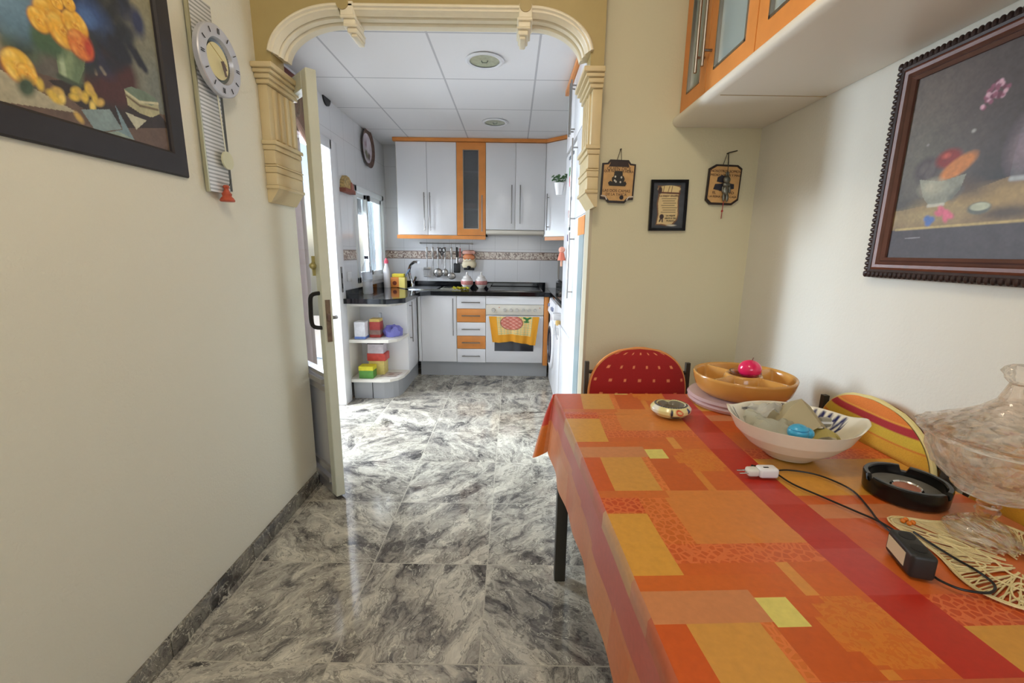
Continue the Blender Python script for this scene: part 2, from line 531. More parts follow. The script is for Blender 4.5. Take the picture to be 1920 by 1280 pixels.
# wall behind the camera with a big window opening
bm = new_bm()
for d in ((XL, XR, -2.3, -2.2, 0, .9), (XL, XR, -2.3, -2.2, 2.25, HC), (XL, -.85, -2.3, -2.2, .9, 2.25), (.85, XR, -2.3, -2.2, .9, 2.25)):
    add_box(bm, *d)
struct('wall_back', bm, CREAM)
bm = new_bm()
for d in ((-.85, -.79, -2.27, -2.22, .9, 2.25), (.79, .85, -2.27, -2.22, .9, 2.25), (-.03, .03, -2.27, -2.22, .9, 2.25), (-.85, .85, -2.27, -2.22, .9, .96), (-.85, .85, -2.27, -2.22, 2.19, 2.25)):
    add_box(bm, *d)
struct('window_1', bm, ALU)

# marble skirting along the left wall, one piece per tile with joints
for k, (a, b) in enumerate(((-2.2, .25), (.254, .684), (.688, 1.122), (1.126, 1.556), (1.560, 2.172))):
    boxobj('baseboard_left', (XL, XL + .012, a, b, 0, .075), MARBLE_B, bev=.002, kind='structure')
boxobj('baseboard_far', (AX1 + .01, XR, YB - .012, YB, 0, .075), MARBLE_B, kind='structure')
boxobj('baseboard_right', (XR - .012, XR, -2.2, YB - .012, 0, .075), MARBLE_B, kind='structure')

# kitchen walls
bm = new_bm()
DY0, DY1, DZ = 2.46, 3.42, 2.02         # terrace doorway
WY0, WY1, WZ0, WZ1 = 3.90, 4.74, .96, 1.80  # kitchen window
for d in ((KL - .1, KL, YA1, DY0, 0, HK), (KL - .1, KL, DY0, DY1, DZ, HK), (KL - .1, KL, DY1, WY0, 0, HK),
          (KL - .1, KL, WY0, WY1, 0, WZ0), (KL - .1, KL, WY0, WY1, WZ1, HK), (KL - .1, KL, WY1, KY, 0, HK)):
    add_box(bm, *d)
struct('wall_kitchen_left', bm, KTILE)
boxobj('wall_kitchen_near', (KL - .1, XL - .12, YA1 - .1, YA1, 0, HK + .05), CREAM, kind='structure')
boxobj('wall_kitchen_far', (KL - .1, KR + .1, KY, KY + .1, 0, HK), KTILE, kind='structure')
boxobj('wall_kitchen_right', (KR, KR + .1, YA1 - .02, KY, 0, HK), KTILE, kind='structure')

# arch beam: ochre wall with the opening cut in its profile
def arch_z(x):
    xl0, xl1, xr0, xr1 = -.985, -.70, .06, .30
    zt = 2.185
    if x < xl1:
        t = (xl1 - x) / (xl1 - xl0); t = min(1, t)
        return 2.0 + (zt - 2.0) * math.sqrt(max(0, 1 - t * t * .985))
    if x > xr0:
        t = (x - xr0) / (xr1 - xr0); t = min(1, t)
        return 2.02 + (zt - 2.02) * math.sqrt(max(0, 1 - t * t * .985))
    return zt
xs = [-.985 + .005 * k for k in range(0, 58)] + [-.70 + .76 * k / 8 for k in range(1, 8)] + [.06 + .005 * k for k in range(0, 49)]
prof = [(XL, 1.965), (-.985, 1.965)] + [(x, arch_z(x)) for x in xs] + [(.30, 1.965), (AX1, 1.965), (AX1, HC), (XL, HC)]
bm = new_bm(); add_prism(bm, prof, YA0, AB)
struct('wall_arch', bm, OCHRE)
# moulding swept along the arch
def sweep_profile(bm, path, profl):
    rings = []
    for i, p in enumerate(path):
        a = Vector(path[max(0, i - 1)]); b = Vector(path[min(len(path) - 1, i + 1)])
        t = (b - a).normalized(); n = Vector((t.y, -t.x))   # toward the opening
        rings.append([bm.verts.new((p[0] + n.x * d, y, p[1] + n.y * d)) for (y, d) in profl])
    m_ = len(profl)
    for i in range(len(rings) - 1):
        for k in range(m_ - 1):
            bm.faces.new((rings[i][k], rings[i][k + 1], rings[i + 1][k + 1], rings[i + 1][k]))
    bm.faces.new(rings[0]); bm.faces.new(rings[-1])
MPROF = [(AB, -.004), (YA0 - .014, -.010), (YA0 - .020, -.004), (YA0 - .020, .002), (YA0 - .012, .006), (YA0 - .010, .012), (YA0 - .002, .014), (YA0 + .004, .020),
         (YA0 + .014, .024), (YA0 + .020, .018), (YA0 + .026, .018), (YA0 + .030, .026), (YA0 + .046, .030), (YA0 + .054, .024), (YA0 + .060, .024), (YA0 + .066, .034),
         (YA0 + .088, .036), (AB + .003, .034), (AB + .003, -.004)]
for nm, pth in (('trim_1', [(x, arch_z(x)) for x in xs[:58]]), ('trim_2', [(-.69 + .02 * k, 2.185) for k in range(0, 37)]),
                ('trim_3', [(x, arch_z(x)) for x in xs[65:]])):
    bm = new_bm(); sweep_profile(bm, pth, MPROF); struct(nm, bm, STUCCO, True)
# small stepped corbels where curve and flat meet, an ochre scoop above each
def corbel(x, lean):
    bm = new_bm()
    for k, (w, z0, z1, f) in enumerate(((.026, 2.150, 2.200, .020), (.030, 2.138, 2.150, .026), (.024, 2.118, 2.138, .018), (.028, 2.110, 2.118, .022), (.020, 2.092, 2.110, .012), (.012, 2.080, 2.092, .004))):
        add_box(bm, x - w + lean * k, x + w + lean * k, YA0 - f, AB - .01, z0, z1, bev=.0045, seg=3)
    return bm
struct('trim_4', corbel(-.665, .004), STUCCO, True)
struct('trim_5', corbel(.035, -.002), STUCCO, True)
for nm, x in (('trim_9', -.680), ('trim_10', .035)):
    bm = new_bm(); add_cyl(bm, (x, YA0 - .024, 2.192), (x, YA0 + .01, 2.192), .024, seg=24); struct(nm, bm, OCHRE, True)

def pilaster(side, x0, name):
    # stacked steps: z range, protrusion from the jamb, extra in front
    bm = new_bm()
    sgn = 1 if side == 'L' else -1
    def st(z0, z1, p, f, bev=.004):
        a, b = sorted((x0, x0 + sgn * p)); add_box(bm, a, b, YA0 - f, YA1 - .002, z0, z1, bev=bev)
    st(1.955, 1.975, .085, .045); st(1.940, 1.955, .074, .034); st(1.922, 1.940, .062, .024); st(1.905, 1.922, .054, .014)
    st(1.69, 1.905, .040, .004)
    for k in range(4):               # flutes on the inner face
        y = YA0 + .03 + k * .048
        a, b = sorted((x0, x0 + sgn * .049)); add_box(bm, a, b, y, y + .026, 1.70, 1.90, bev=.006)
    st(1.675, 1.692, .062, .014); st(1.655, 1.675, .054, .008); st(1.60, 1.655, .048, .004); st(1.590, 1.598, .056, .008)
    st(1.565, 1.590, .052, .006); st(1.515, 1.565, .048, .004); st(1.50, 1.515, .056, .010)
    a = [(x0, 1.50), (x0 + sgn * .05, 1.50), (x0 + sgn * .012, 1.445), (x0, 1.445)]
    add_prism(bm, a, YA0 - .002, YA1 - .01)
    return struct(name, bm, PILAS, True)
pilaster('L', XL, 'trim_6')
pilaster('R', AX1, 'trim_7')
boxobj('trim_8', (AX1 - .012, AX1 + .002, YB - .004, YA1 - .01, 0, 1.45), mat('shaded_jamb_paint', (196, 186, 160), .5), kind='structure')  # jamb face: its shade is put into a darker colour than the wall

# ------------------------------------------------------- window_2 in the kitchen (sliding, white aluminium)
wroot = bpy.data.objects.new('window_2', None); COL.objects.link(wroot); wroot.location = (KL, WY0, WZ0); wroot['kind'] = 'structure'
bm = new_bm()
fw = .05
for d in ((KL - .06, KL + .015, WY0, WY0 + fw, WZ0, WZ1), (KL - .06, KL + .015, WY1 - fw, WY1, WZ0, WZ1), (KL - .06, KL + .015, WY0, WY1, WZ0, WZ0 + fw), (KL - .06, KL + .015, WY0, WY1, WZ1 - fw, WZ1)):
    add_box(bm, *d, bev=.003)
obj('window_frame', bm, ALU, wroot, True)
ym = (WY0 + WY1) / 2 - .05
for i, (a, b, xo) in enumerate(((WY0 + .05, ym + .04, -.035), (ym - .04, WY1 - .05, -.010))):
    bm = new_bm()
    for d in ((KL + xo - .012, KL + xo + .012, a, a + .04, WZ0 + .05, WZ1 - .05), (KL + xo - .012, KL + xo + .012, b - .04, b, WZ0 + .05, WZ1 - .05),
              (KL + xo - .012, KL + xo + .012, a, b, WZ0 + .05, WZ0 + .09), (KL + xo - .012, KL + xo + .012, a, b, WZ1 - .09, WZ1 - .05)):
        add_box(bm, *d, bev=.002)
    sash = obj('window_sash', bm, ALU, wroot, True)
    bm = new_bm(); add_box(bm, KL + xo - .002, KL + xo + .002, a + .04, b - .04, WZ0 + .09, WZ1 - .09)
    obj('pane', bm, PANE, sash)
bm = new_bm(); add_box(bm, KL + .0, KL + .02, ym - .01, ym + .02, WZ1 - .10, WZ1 - .05); add_box(bm, KL + .0, KL + .02, ym - .01, ym + .02, WZ0 + .06, WZ0 + .1)
obj('window_latch', bm, BLACKM, wroot)
# blind slats beyond the window glass
bm = new_bm()
for k in range(8):
    y = WY0 + .45 + k * .045
    add_box(bm, KL - .085, KL - .078, y, y + .033, WZ0 + .05, WZ1 - .05)
obj('window_slats', bm, mat('grey_blind', (120, 130, 136), .5), wroot)
boxobj('window_blind', (KL - .09, KL - .075, WY0 + .02, WY0 + .42, WZ1 - .22, WZ1), mat('rolled_grey_blind', (120, 120, 122), .6), wroot)

# ------------------------------------------------------- terrace doorway: frame (door_1) and the opened leaf (door_2)
bm = new_bm()
for d in ((KL - .10, KL + .03, DY0 - .02, DY0 + .04, 0, DZ), (KL - .10, KL + .03, DY1 - .03, DY1 + .105, 0, DZ + .02), (KL - .10, KL + .03, DY0, DY1, DZ - .05, DZ + .02)):
    add_box(bm, *d, bev=.004)
dfr = obj('door_1', bm, WHITE_LAC, None, True, 'structure')
bm = new_bm()
add_box(bm, KL + .03, KL + .034, DY1 + .02, DY1 + .05, .92, 1.12); 
obj('strike_plate', bm, STEEL, dfr)
bm = new_bm(); add_box(bm, KL + .034, KL + .036, DY1 + .028, DY1 + .043, .95, .99); add_box(bm, KL + .034, KL + .036, DY1 + .028, DY1 + .043, 1.03, 1.07)
obj('strike_slot', bm, BLACKM, dfr)
# leaf
P1 = Vector((-.868, 2.03, 0)); P0 = Vector((-1.335, 2.50, 0))
dv = (P0 - P1); LW = dv.length; dv.normalize(); nv = Vector((dv.y, -dv.x, 0))   # nv toward +x side
def leafco(s, n, z): return P1 + dv * s + nv * n + Vector((0, 0, z))
def leafbox(bm, s0, s1, n0, n1, z0, z1):
    vs = [bm.verts.new(leafco(s, n, z)) for z in (z0, z1) for (s, n) in ((s0, n0), (s1, n0), (s1, n1), (s0, n1))]
    for f in ((0, 1, 2, 3), (7, 6, 5, 4), (0, 4, 5, 1), (1, 5, 6, 2), (2, 6, 7, 3), (3, 7, 4, 0)):
        bm.faces.new([vs[i] for i in f])
door = bpy.data.objects.new('door_2', None); COL.objects.link(door); door.location = P0; door['kind'] = 'structure'
TH = .045; ZT = 2.0
bm = new_bm()
leafbox(bm, 0, .055, -TH / 2, TH / 2, .012, ZT)
leafbox(bm, LW - .055, LW, -TH / 2, TH / 2, .012, ZT)
leafbox(bm, .055, LW - .055, -TH / 2, TH / 2, ZT - .07, ZT)
bmesh.ops.bevel(bm, geom=[e for e in bm.edges], offset=.003, segments=1, affect='EDGES')
obj('door_frame', bm, DOORW, door)
bm = new_bm()
for z0, z1, ex in ((.012, .055, 0), (.075, .10, .012), (.115, .15, 0), (.555, .585, 0), (.60, .625, .014), (.635, .655, 0)):
    leafbox(bm, .055, LW - .055, -TH / 2 + .002 - ex, TH / 2 - .002 + ex, z0, z1)
obj('door_rail', bm, ALUG, door)
bm = new_bm(); leafbox(bm, .055, LW - .055, -.008, .008, .15, .56)
obj('kick_panel', bm, mat('pale_alu_panel', (206, 204, 204), .22, .35), door)
bm = new_bm(); leafbox(bm, .05, LW - .05, -.003, .003, .655, ZT - .07)
obj('door_pane', bm, PANE, door)
bm = new_bm(); leafbox(bm, -.004, .0005, -.011, .011, .82, 1.02)
lk = obj('lock_plate', bm, mat('rusty_lock_plate', (134, 116, 98), .45, .6, noise=.25, nscale=40), door)
bm = new_bm(); leafbox(bm, -.008, -.003, -.005, .005, .92, .955)
obj('latch_bolt', bm, STEEL, lk)
bm = new_bm()
add_tube(bm, [leafco(.03, -.02, 1.05), leafco(.03, -.06, 1.04), leafco(.035, -.065, .98), leafco(.04, -.06, .90), leafco(.03, -.02, .885)], .010, 8, 4)
obj('door_handle', bm, BLACKM, door, True)
bm = new_bm(); add_tube(bm, [leafco(.03, .02, .93), leafco(.03, .05, .93), leafco(.08, .055, .925)], .009, 8, 3)
obj('door_handle', bm, STEEL, door, True)
bm = new_bm(); leafbox(bm, .052, .062, -.035, -.018, 1.13, 1.22)
add_sphere(bm, leafco(.05, -.035, 1.175), .016, seg=10)
obj('brass_catch', bm, mat('aged_brass', (176, 164, 108), .4, .5), door)

# ================================================================== OUTSIDE the terrace door
boxobj('ground', (-6.5, KL - .1, -.5, 8.5, -.12, -.03), mat('terrace_paving', (196, 186, 172), .7, noise=.1), kind='structure')
tag(boxobj('neighbouring_building', (-6.4, -5.2, -.5, 8.5, -.03, 4.4), FACADE), 'sunlit white facade seen outside through the terrace doorway', 'building')
gate = thing('iron_gate', 'mauve brown iron security gate half open outside the terrace doorway', 'gate', (-1.49, 2.54, 0))
bm = new_bm()
for d in ((-1.51, -1.47, 2.60, 2.63, .03, 2.0), (-1.55, -1.49, 2.97, 3.03, .03, 2.0), (-1.485, -1.43, 3.04, 3.10, .03, 2.0), (-1.50, -1.47, 2.62, 3.10, 1.95, 2.0), (-1.50, -1.47, 2.62, 3.10, .62, .68), (-1.50, -1.47, 2.62, 3.10, .03, .10)):
    add_box(bm, *d, bev=.003)
obj('gate_frame', bm, IRON, gate, True)
for k in range(3):
    y = 2.70 + k * .085
    bm = new_bm(); add_cyl(bm, (-1.485, y, .1), (-1.485, y, 1.95), .008, seg=8)
    obj('bar', bm, IRON, gate, True)
bm = new_bm(); add_box(bm, -1.535, -1.515, 2.985, 3.06, .80, .92, bev=.004)
obj('gate_lock', bm, IRON, gate, True)
aw = thing('door_pelmet', 'dark red carved timber pelmet above the terrace doorway, behind the opened door', 'pelmet', (-1.33, 2.8, 1.9))
bm = new_bm(); add_box(bm, KL + .002, KL + .05, 2.36, 3.06, 1.96, 2.28, bev=.006)
obj('board', bm, REDW, aw, True)
bm = new_bm()
for k in range(5):
    y = 2.44 + k * .14
    add_tube(bm, [(KL + .058, y + .045 * math.cos(a), 2.12 + .075 * math.sin(a)) for a in [2 * math.pi * q / 16 for q in range(17)]], .006, 6)
obj('carved_rings', bm, mat('carved_brown', (120, 84, 70), .5), aw, True)
bm = new_bm(); add_cyl(bm, (KL + .06, 2.42, 2.25), (KL + .06, 3.04, 1.88), .016, seg=8); add_cyl(bm, (KL + .06, 2.38, 2.0), (KL + .06, 2.62, 2.28), .014, seg=8)
obj('brace', bm, mat('brace_pinkish_wood', (150, 112, 100), .5), aw, True)

# ================================================================== KITCHEN FURNITURE
def bar_handle(name, p0, p1, off, m, parent, r=.0055):
    """bar between p0 and p1, offset vector off away from the face"""
    p0, p1, off = Vector(p0), Vector(p1), Vector(off)
    bm = new_bm(); add_cyl(bm, p0 + off, p1 + off, r, seg=10)
    d = (p1 - p0) * .1
    add_cyl(bm, p0 + d, p0 + d + off, r * .8, seg=8); add_cyl(bm, p1 - d, p1 - d + off, r * .8, seg=8)
    return obj(name, bm, m, parent, True)


def wall_cabinet(label, x0, x1, z0, z1, doors, group='white wall cabinets', handles=()):
    t = thing('wall_cabinet', label, 'cabinet', ((x0 + x1) / 2, 4.7, z0), group)
    boxobj('cabinet_body', (x0 + .001, x1 - .001, 4.56, KY - .002, z0, z1), WHITE_LAC2, t)
    for (a, b, hx) in doors:
        d = boxobj('door', (a + .0015, b - .0015, 4.54, 4.559, z0 + .002, z1 - .002), WHITE_LAC, t, bev=.0015)
        bar_handle('handle', (hx, 4.54, handles[0]), (hx, 4.54, handles[1]), (0, -.028, 0), STEEL, d)
    return t
wall_cabinet('white two-door wall cabinet left of the orange glass door, by the window', -1.175, -.573, 1.41, 2.295, ((-1.165, -.866, -.895), (-.866, -.573, -.838)), handles=(1.45, 1.82))
wall_cabinet('white two-door wall cabinet over the hob with the extractor beneath', -.282, .311, 1.47, 2.295, ((-.282, .013, -.022), (.013, .311, .062)), handles=(1.53, 1.90))
t = thing('extractor_hood', 'slim cream extractor hood under the white cabinet above the hob', 'extractor hood', (0, 4.7, 1.42))
boxobj('hood_body', (-.28, .309, 4.565, 4.86, 1.425, 1.468), CREAMP, t, bev=.003)
boxobj('hood_visor', (-.28, .309, 4.535, 4.563, 1.43, 1.466), CREAMP, t, bev=.004)
# orange glass door cabinet
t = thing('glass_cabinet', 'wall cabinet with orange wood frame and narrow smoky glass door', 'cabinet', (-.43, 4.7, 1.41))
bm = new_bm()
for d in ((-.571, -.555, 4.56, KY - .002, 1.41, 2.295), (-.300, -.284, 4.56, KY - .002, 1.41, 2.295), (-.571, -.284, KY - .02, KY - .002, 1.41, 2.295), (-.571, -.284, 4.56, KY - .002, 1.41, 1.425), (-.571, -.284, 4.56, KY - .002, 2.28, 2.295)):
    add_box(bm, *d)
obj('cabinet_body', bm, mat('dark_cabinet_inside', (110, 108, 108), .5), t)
for z in (1.66, 2.02):
    boxobj('shelf', (-.555, -.30, 4.575, KY - .02, z, z + .016), WHITE_LAC2, t)
bm = new_bm()
gx0, gx1, gz0, gz1 = -.508, -.352, 1.475, 2.225
for d in ((-.571, gx0, 4.54, 4.559, 1.412, 2.293), (gx1, -.284, 4.54, 4.559, 1.412, 2.293), (gx0, gx1, 4.54, 4.559, 1.412, gz0), (gx0, gx1, 4.54, 4.559, gz1, 2.293)):
    add_box(bm, *d)
d = obj('door', bm, ORANGE_W, t)
bm = new_bm()
for q in ((gx0, gx0 + .006, 4.538, 4.56, gz0, gz1), (gx1 - .006, gx1, 4.538, 4.56, gz0, gz1), (gx0, gx1, 4.538, 4.56, gz0, gz0 + .006), (gx0, gx1, 4.538, 4.56, gz1 - .006, gz1)):
    add_box(bm, *q)
obj('glass_bead', bm, STEEL, d)
boxobj('glass_pane', (gx0 + .005, gx1 - .005, 4.548, 4.552, gz0 + .005, gz1 - .005), DARKFROST, d)
bar_handle('handle', (-.318, 4.54, 1.45), (-.318, 4.54, 1.80), (0, -.028, 0), STEEL, d)
t = thing('bowl_stack', 'pale bowls stacked behind the smoky glass on the bottom shelf', 'bowls', (-.43, 4.70, 1.425))
for k, (z, col) in enumerate(((1.426, (236, 236, 236)), (1.455, (226, 190, 196)))):
    bm = new_bm(); add_lathe(bm, [(.03, 0), (.05, .01), (.075, .045), (.078, .05), (.072, .048), (.04, .012), (.0, .01)], (-.43, 4.70, z), 24)
    obj('bowl', bm, mat('bowl_glaze', col, .3), t, True)
bm = new_bm(); add_lathe(bm, [(.0, 0), (.05, .0), (.07, .06), (.066, .06), (.045, .01), (0, .01)], (-.45, 4.70, 1.677), 24)
tag(obj('bowl', bm, mat('red_bowl_glaze', (196, 84, 60), .3), None, True), 'reddish bowl behind the smoky glass on the middle shelf', 'bowl')
# diagonal corner cabinet
t = thing('corner_wall_cabinet', 'white corner wall cabinet with diagonal door right of the hob cabinet', 'cabinet', (.6, 4.6, 1.41))
CA, CB = Vector((.313, 4.545)), Vector((.60, 4.26))
bm = new_bm(); add_prism(bm, [(.313, 4.565), (.613, 4.265), (KR - .002, 4.265), (KR - .002, KY - .002), (.313, KY - .002)], 1.41, 2.295, 'Z')
obj('cabinet_body', bm, WHITE_LAC2, t)
dn = Vector((-.707, -.707))
bm = new_bm(); q = [CA, CB, CB - dn * .016, CA - dn * .016]; add_prism(bm, [tuple(v) for v in q], 1.412, 2.293, 'Z')
d = obj('door', bm, WHITE_LAC, t)
hp = CA + (CB - CA) * .12
bar_handle('handle', (hp.x, hp.y, 1.47), (hp.x, hp.y, 1.82), (-.02, -.02, 0), STEEL, d)
# mouldings
def rail(name, pts, z0, z1, w, m, label, cat):
    bm = new_bm()
    for i in range(len(pts) - 1):
        a, b = Vector(pts[i]), Vector(pts[i + 1]); dd = (b - a).normalized(); n = Vector((-dd.y, dd.x))
        ex = dd * (.0 if i == 0 else w * .4)
        add_prism(bm, [tuple(a - ex), tuple(b), tuple(b + n * w), tuple(a - ex + n * w)], z0, z1, 'Z')
    o = obj(name, bm, m); tag(o, label, cat); return o
rail('cabinet_cornice', [(-1.19, 4.52), (.315, 4.52), (.60, 4.24)], 2.297, 2.328, .05, ORANGE_W, 'orange wood cornice along the top of the white wall cabinets', 'cornice')
rail('light_rail', [(-1.18, 4.53), (-.283, 4.53)], 1.372, 1.408, .03, ORANGE_W, 'orange wood rail under the left wall cabinets above the utensils', 'rail')
rail('light_rail', [(.317, 4.55), (.60, 4.27)], 1.372, 1.408, .03, ORANGE_W, 'orange wood rail under the corner wall cabinet', 'rail')

# ---- base units
YF = 4.27
t = thing('base_cabinet', 'white one-door base cabinet under the sink left of the drawers', 'cabinet', (-.74, 4.5, .155))
boxobj('cabinet_body', (-.935, -.553, 4.29, KY - .01, .155, .825), WHITE_LAC2, t)
d = boxobj('door', (-.905, -.556, YF, 4.289, .157, .823), WHITE_LAC, t, bev=.0015)
bar_handle('handle', (-.585, YF, .43), (-.585, YF, .80), (0, -.026, 0), STEEL, d)
boxobj('filler_panel', (-.935, -.908, YF, 4.289, .157, .823), WHITE_LAC, t)
t = thing('drawer_unit', 'narrow unit of five drawers alternating white and orange fronts', 'drawer unit', (-.41, 4.5, .155))
boxobj('cabinet_body', (-.552, -.264, 4.29, KY - .01, .15, .825), WHITE_LAC2, t)
zs = [.150, .292, .425, .562, .698, .826]
for k in range(5):
    m_ = ORANGE_W if k in (1, 3) else WHITE_LAC
    d = boxobj('drawer', (-.550, -.266, YF, 4.289, zs[k] + .002, zs[k + 1] - .002), m_, t, bev=.0015, label=('orange drawer front' if k in (1, 3) else None))
    zc = (zs[k] + zs[k + 1]) / 2
    bar_handle('handle', (-.50, YF, zc), (-.318, YF, zc), (0, -.024, 0), STEEL, d)
t = thing('oven', 'white built-in oven with cream control panel and small dark window', 'oven', (.02, 4.5, .15))
boxobj('oven_body', (-.26, .308, 4.30, KY - .01, .15, .825), WHITE_LAC2, t)
boxobj('fascia', (-.262, .308, YF, 4.299, .745, .826), WHITE_LAC, t, bev=.0015)
boxobj('control_panel', (-.262, .308, YF - .004, 4.299, .640, .742), CREAMP, t, bev=.003)
dr = boxobj('oven_door', (-.262, .308, YF - .002, 4.299, .155, .634), WHITEP, t, bev=.004)
boxobj('oven_window', (-.175, .215, YF - .006, YF - .003, .275, .56), DARKGL, dr)
bar_handle('oven_handle', (-.23, YF, .618), (.28, YF, .618), (0, -.035, 0), WHITEP, dr, r=.009)
for k, x in enumerate((-.188, -.075, -.015, .045, .105, .165, .225)):
    bm = new_bm(); add_cyl(bm, (x, YF - .006, .69), (x, YF - .026, .69), .020 if k == 0 else .016, .016 if k == 0 else .013, seg=20)
    add_box(bm, x - .002, x + .002, YF - .029, YF - .022, .69, .703)
    obj('knob', bm, mat('knob_grey', (196, 192, 184), .3), t, True)
for x in (-.13, .27):
    bm = new_bm(); add_cyl(bm, (x, YF - .006, .715), (x, YF - .010, .715), .005, seg=10)
    obj('indicator_light', bm, mat('orange_lens', (200, 120, 80), .3), t, True)
tag(boxobj('side_panel', (.312, .358, 4.262, 4.80, .13, .826), ORANGE_W, bev=.002), 'orange wood side panel between the oven and the washing machine', 'panel')
tag(boxobj('plinth', (-.93, .36, 4.325, 4.345, 0, .148), GREYP), 'long grey plinth under the oven and drawers', 'plinth')

# left run: white door facing right, and rounded open shelf end
t = thing('corner_base_cabinet', 'white base cabinet door on the left run under the window', 'cabinet', (-1.1, 4.0, .155))
boxobj('cabinet_body', (KL + .002, -.957, 3.875, 4.85, .157, .825), WHITE_LAC2, t)
d = boxobj('door', (-.956, -.938, 3.877, 4.235, .157, .823), WHITE_LAC, t, bev=.0015)
bar_handle('handle', (-.938, 3.93, .43), (-.938, 3.93, .80), (.026, 0, 0), STEEL, d)
shp = [(KL + .002, 3.53), (-1.10, 3.53), (-1.03, 3.545), (-.975, 3.60), (-.945, 3.69), (-.938, 3.872), (KL + .002, 3.872)]
t = thing('end_shelf_unit', 'white open shelf unit with rounded front at the end of the left counter', 'shelf unit', (-1.2, 3.7, .15))
for z0, z1 in ((.155, .180), (.495, .520), (.80, .824)):
    bm = new_bm(); add_prism(bm, shp, z0, z1, 'Z'); obj('shelf', bm, WHITE_LAC2, t)
bm = new_bm(); add_box(bm, KL + .003, KL + .018, 3.535, 3.872, .18, .80); obj('side_panel', bm, WHITE_LAC2, t)
bm = new_bm(); add_box(bm, KL + .018, -.940, 3.855, 3.873, .18, .80); obj('back_panel', bm, WHITE_LAC, t)
bm = new_bm()
pl = [(KL + .03, 3.575), (-1.09, 3.575), (-1.02, 3.60), (-.985, 3.64), (-.968, 3.72), (-.965, 4.345), (-.98, 4.345), (-.983, 3.74), (-1.0, 3.65), (-1.03, 3.615), (-1.09, 3.59), (KL + .03, 3.59)]
add_prism(bm, pl, 0, .153, 'Z')
tag(obj('plinth', bm, GREYP), 'grey plinth curving under the rounded open shelf unit', 'plinth')
tag(boxobj('plinth_joint', (-1.192, -1.188, 3.570, 3.575, .002, .15), BLACKM), 'thin dark seam in the grey plinth under the open shelves', 'seam')

# worktop
bm = new_bm()
wt = [(KL + .002, 3.46), (-1.01, 3.46), (-.885, 3.585), (-.885, 4.16), (-.80, 4.245), (.37, 4.245), (.37, KY - .002), (KL + .002, KY - .002)]
add_prism(bm, wt, .828, .868, 'Z')
wk = thing('worktop', 'black polished granite worktop running round the left corner', 'worktop', (-.5, 4.5, .828))
obj('slab', bm, GRANITE, wk)
bm = new_bm(); add_box(bm, KL + .022, .36, KY - .022, KY - .003, .868, .925); add_box(bm, KL + .002, KL + .021, 3.48, KY - .003, .868, .925)
obj('upstand', bm, GRANITE, wk)
# hob
t = thing('hob', 'black glass hob with steel rim set into the worktop', 'hob', (.02, 4.55, .868))
boxobj('hob_rim', (-.25, .30, 4.33, 4.80, .869, .874), STEEL, t, bev=.001)
boxobj('hob_glass', (-.235, .285, 4.345, 4.785, .873, .878), BLACK, t)
# sink
t = thing('sink', 'stainless steel corner sink with drainer behind the worktop edge', 'sink', (-.9, 4.55, .868))
bm = new_bm(); add_prism(bm, [(-1.22, 4.60), (-1.05, 4.38), (-.52, 4.38), (-.52, 4.80), (-1.22, 4.80)], .869, .875, 'Z')
obj('drainer', bm, CHROME, t)
bm = new_bm(); add_box(bm, -1.08, -.78, 4.44, 4.74, .8755, .8775); obj('basin', bm, mat('sink_bowl_shade', (120, 122, 126), .3, .9), t)
for k in range(5):
    bm = new_bm(); add_box(bm, -.74, -.55, 4.45 + k * .06, 4.458 + k * .06, .875, .879); obj('groove', bm, CHROME, t)
t = thing('tap', 'chrome mixer tap with curved spout at the kitchen sink', 'tap', (-1.10, 4.80, .875))
bm = new_bm()
add_tube(bm, [(-1.10, 4.80, .876), (-1.115, 4.80, .95), (-1.13, 4.78, 1.03), (-1.10, 4.74, 1.10), (-1.04, 4.68, 1.135), (-.99, 4.62, 1.13)], .016, 10, 5)
obj('spout', bm, CHROME, t, True)
bm = new_bm(); add_cyl(bm, (-1.10, 4.80, .875), (-1.10, 4.80, .90), .03, seg=18); obj('tap_base', bm, CHROME, t, True)
bm = new_bm(); add_tube(bm, [(-1.09, 4.79, .90), (-1.05, 4.76, .98)], .012, 8); obj('lever', bm, CHROME, t, True)

# items on the worktop
def lathe_thing(name, label, cat, prof, c, m, group=None, seg=32, fn=None):
    bm = new_bm(); add_lathe(bm, prof, c, seg, fn)
    return tag(obj(name, bm, m, None, True), label, cat, group)
CLEARP = glass_mat('clear_plastic', (225, 232, 240), .05, .4)
t = thing('water_bottle', 'tall clear plastic water bottle with dark cap by the window', 'bottle', (-1.30, 3.90, .868))
bm = new_bm(); add_lathe(bm, [(.0, .001), (.040, .001), (.044, .01), (.044, .10), (.040, .11), (.044, .12), (.044, .20), (.040, .235), (.016, .29), (.014, .31)], (-1.295, 3.90, .868), 24)
obj('bottle_body', bm, CLEARP, t, True)
bm = new_bm(); add_cyl(bm, (-1.295, 3.90, 1.176), (-1.295, 3.90, 1.20), .017, seg=16); obj('cap', bm, mat('dark_cap', (60, 60, 78), .4), t, True)
bm = new_bm(); add_lathe(bm, [(.0447, .13), (.0447, .19)], (-1.295, 3.90, .868), 24); obj('bottle_label', bm, mat('bottle_label', (206, 214, 226), .5), t, True)
t = thing('soap_bottle', 'washing-up bottle with pink top in the worktop corner', 'bottle', (-1.335, 4.72, .868))
bm = new_bm(); add_lathe(bm, [(0, .001), (.035, .001), (.035, .18), (.018, .23), (.014, .25)], (-1.322, 4.60, .868), 20); obj('bottle_body', bm, mat('milky_plastic', (226, 222, 222), .3), t, True)
bm = new_bm(); add_lathe(bm, [(0, .25), (.022, .25), (.022, .28), (.01, .29), (.008, .305), (0, .305)], (-1.322, 4.60, .868), 16); obj('cap', bm, mat('pink_cap', (222, 92, 110), .4), t, True)
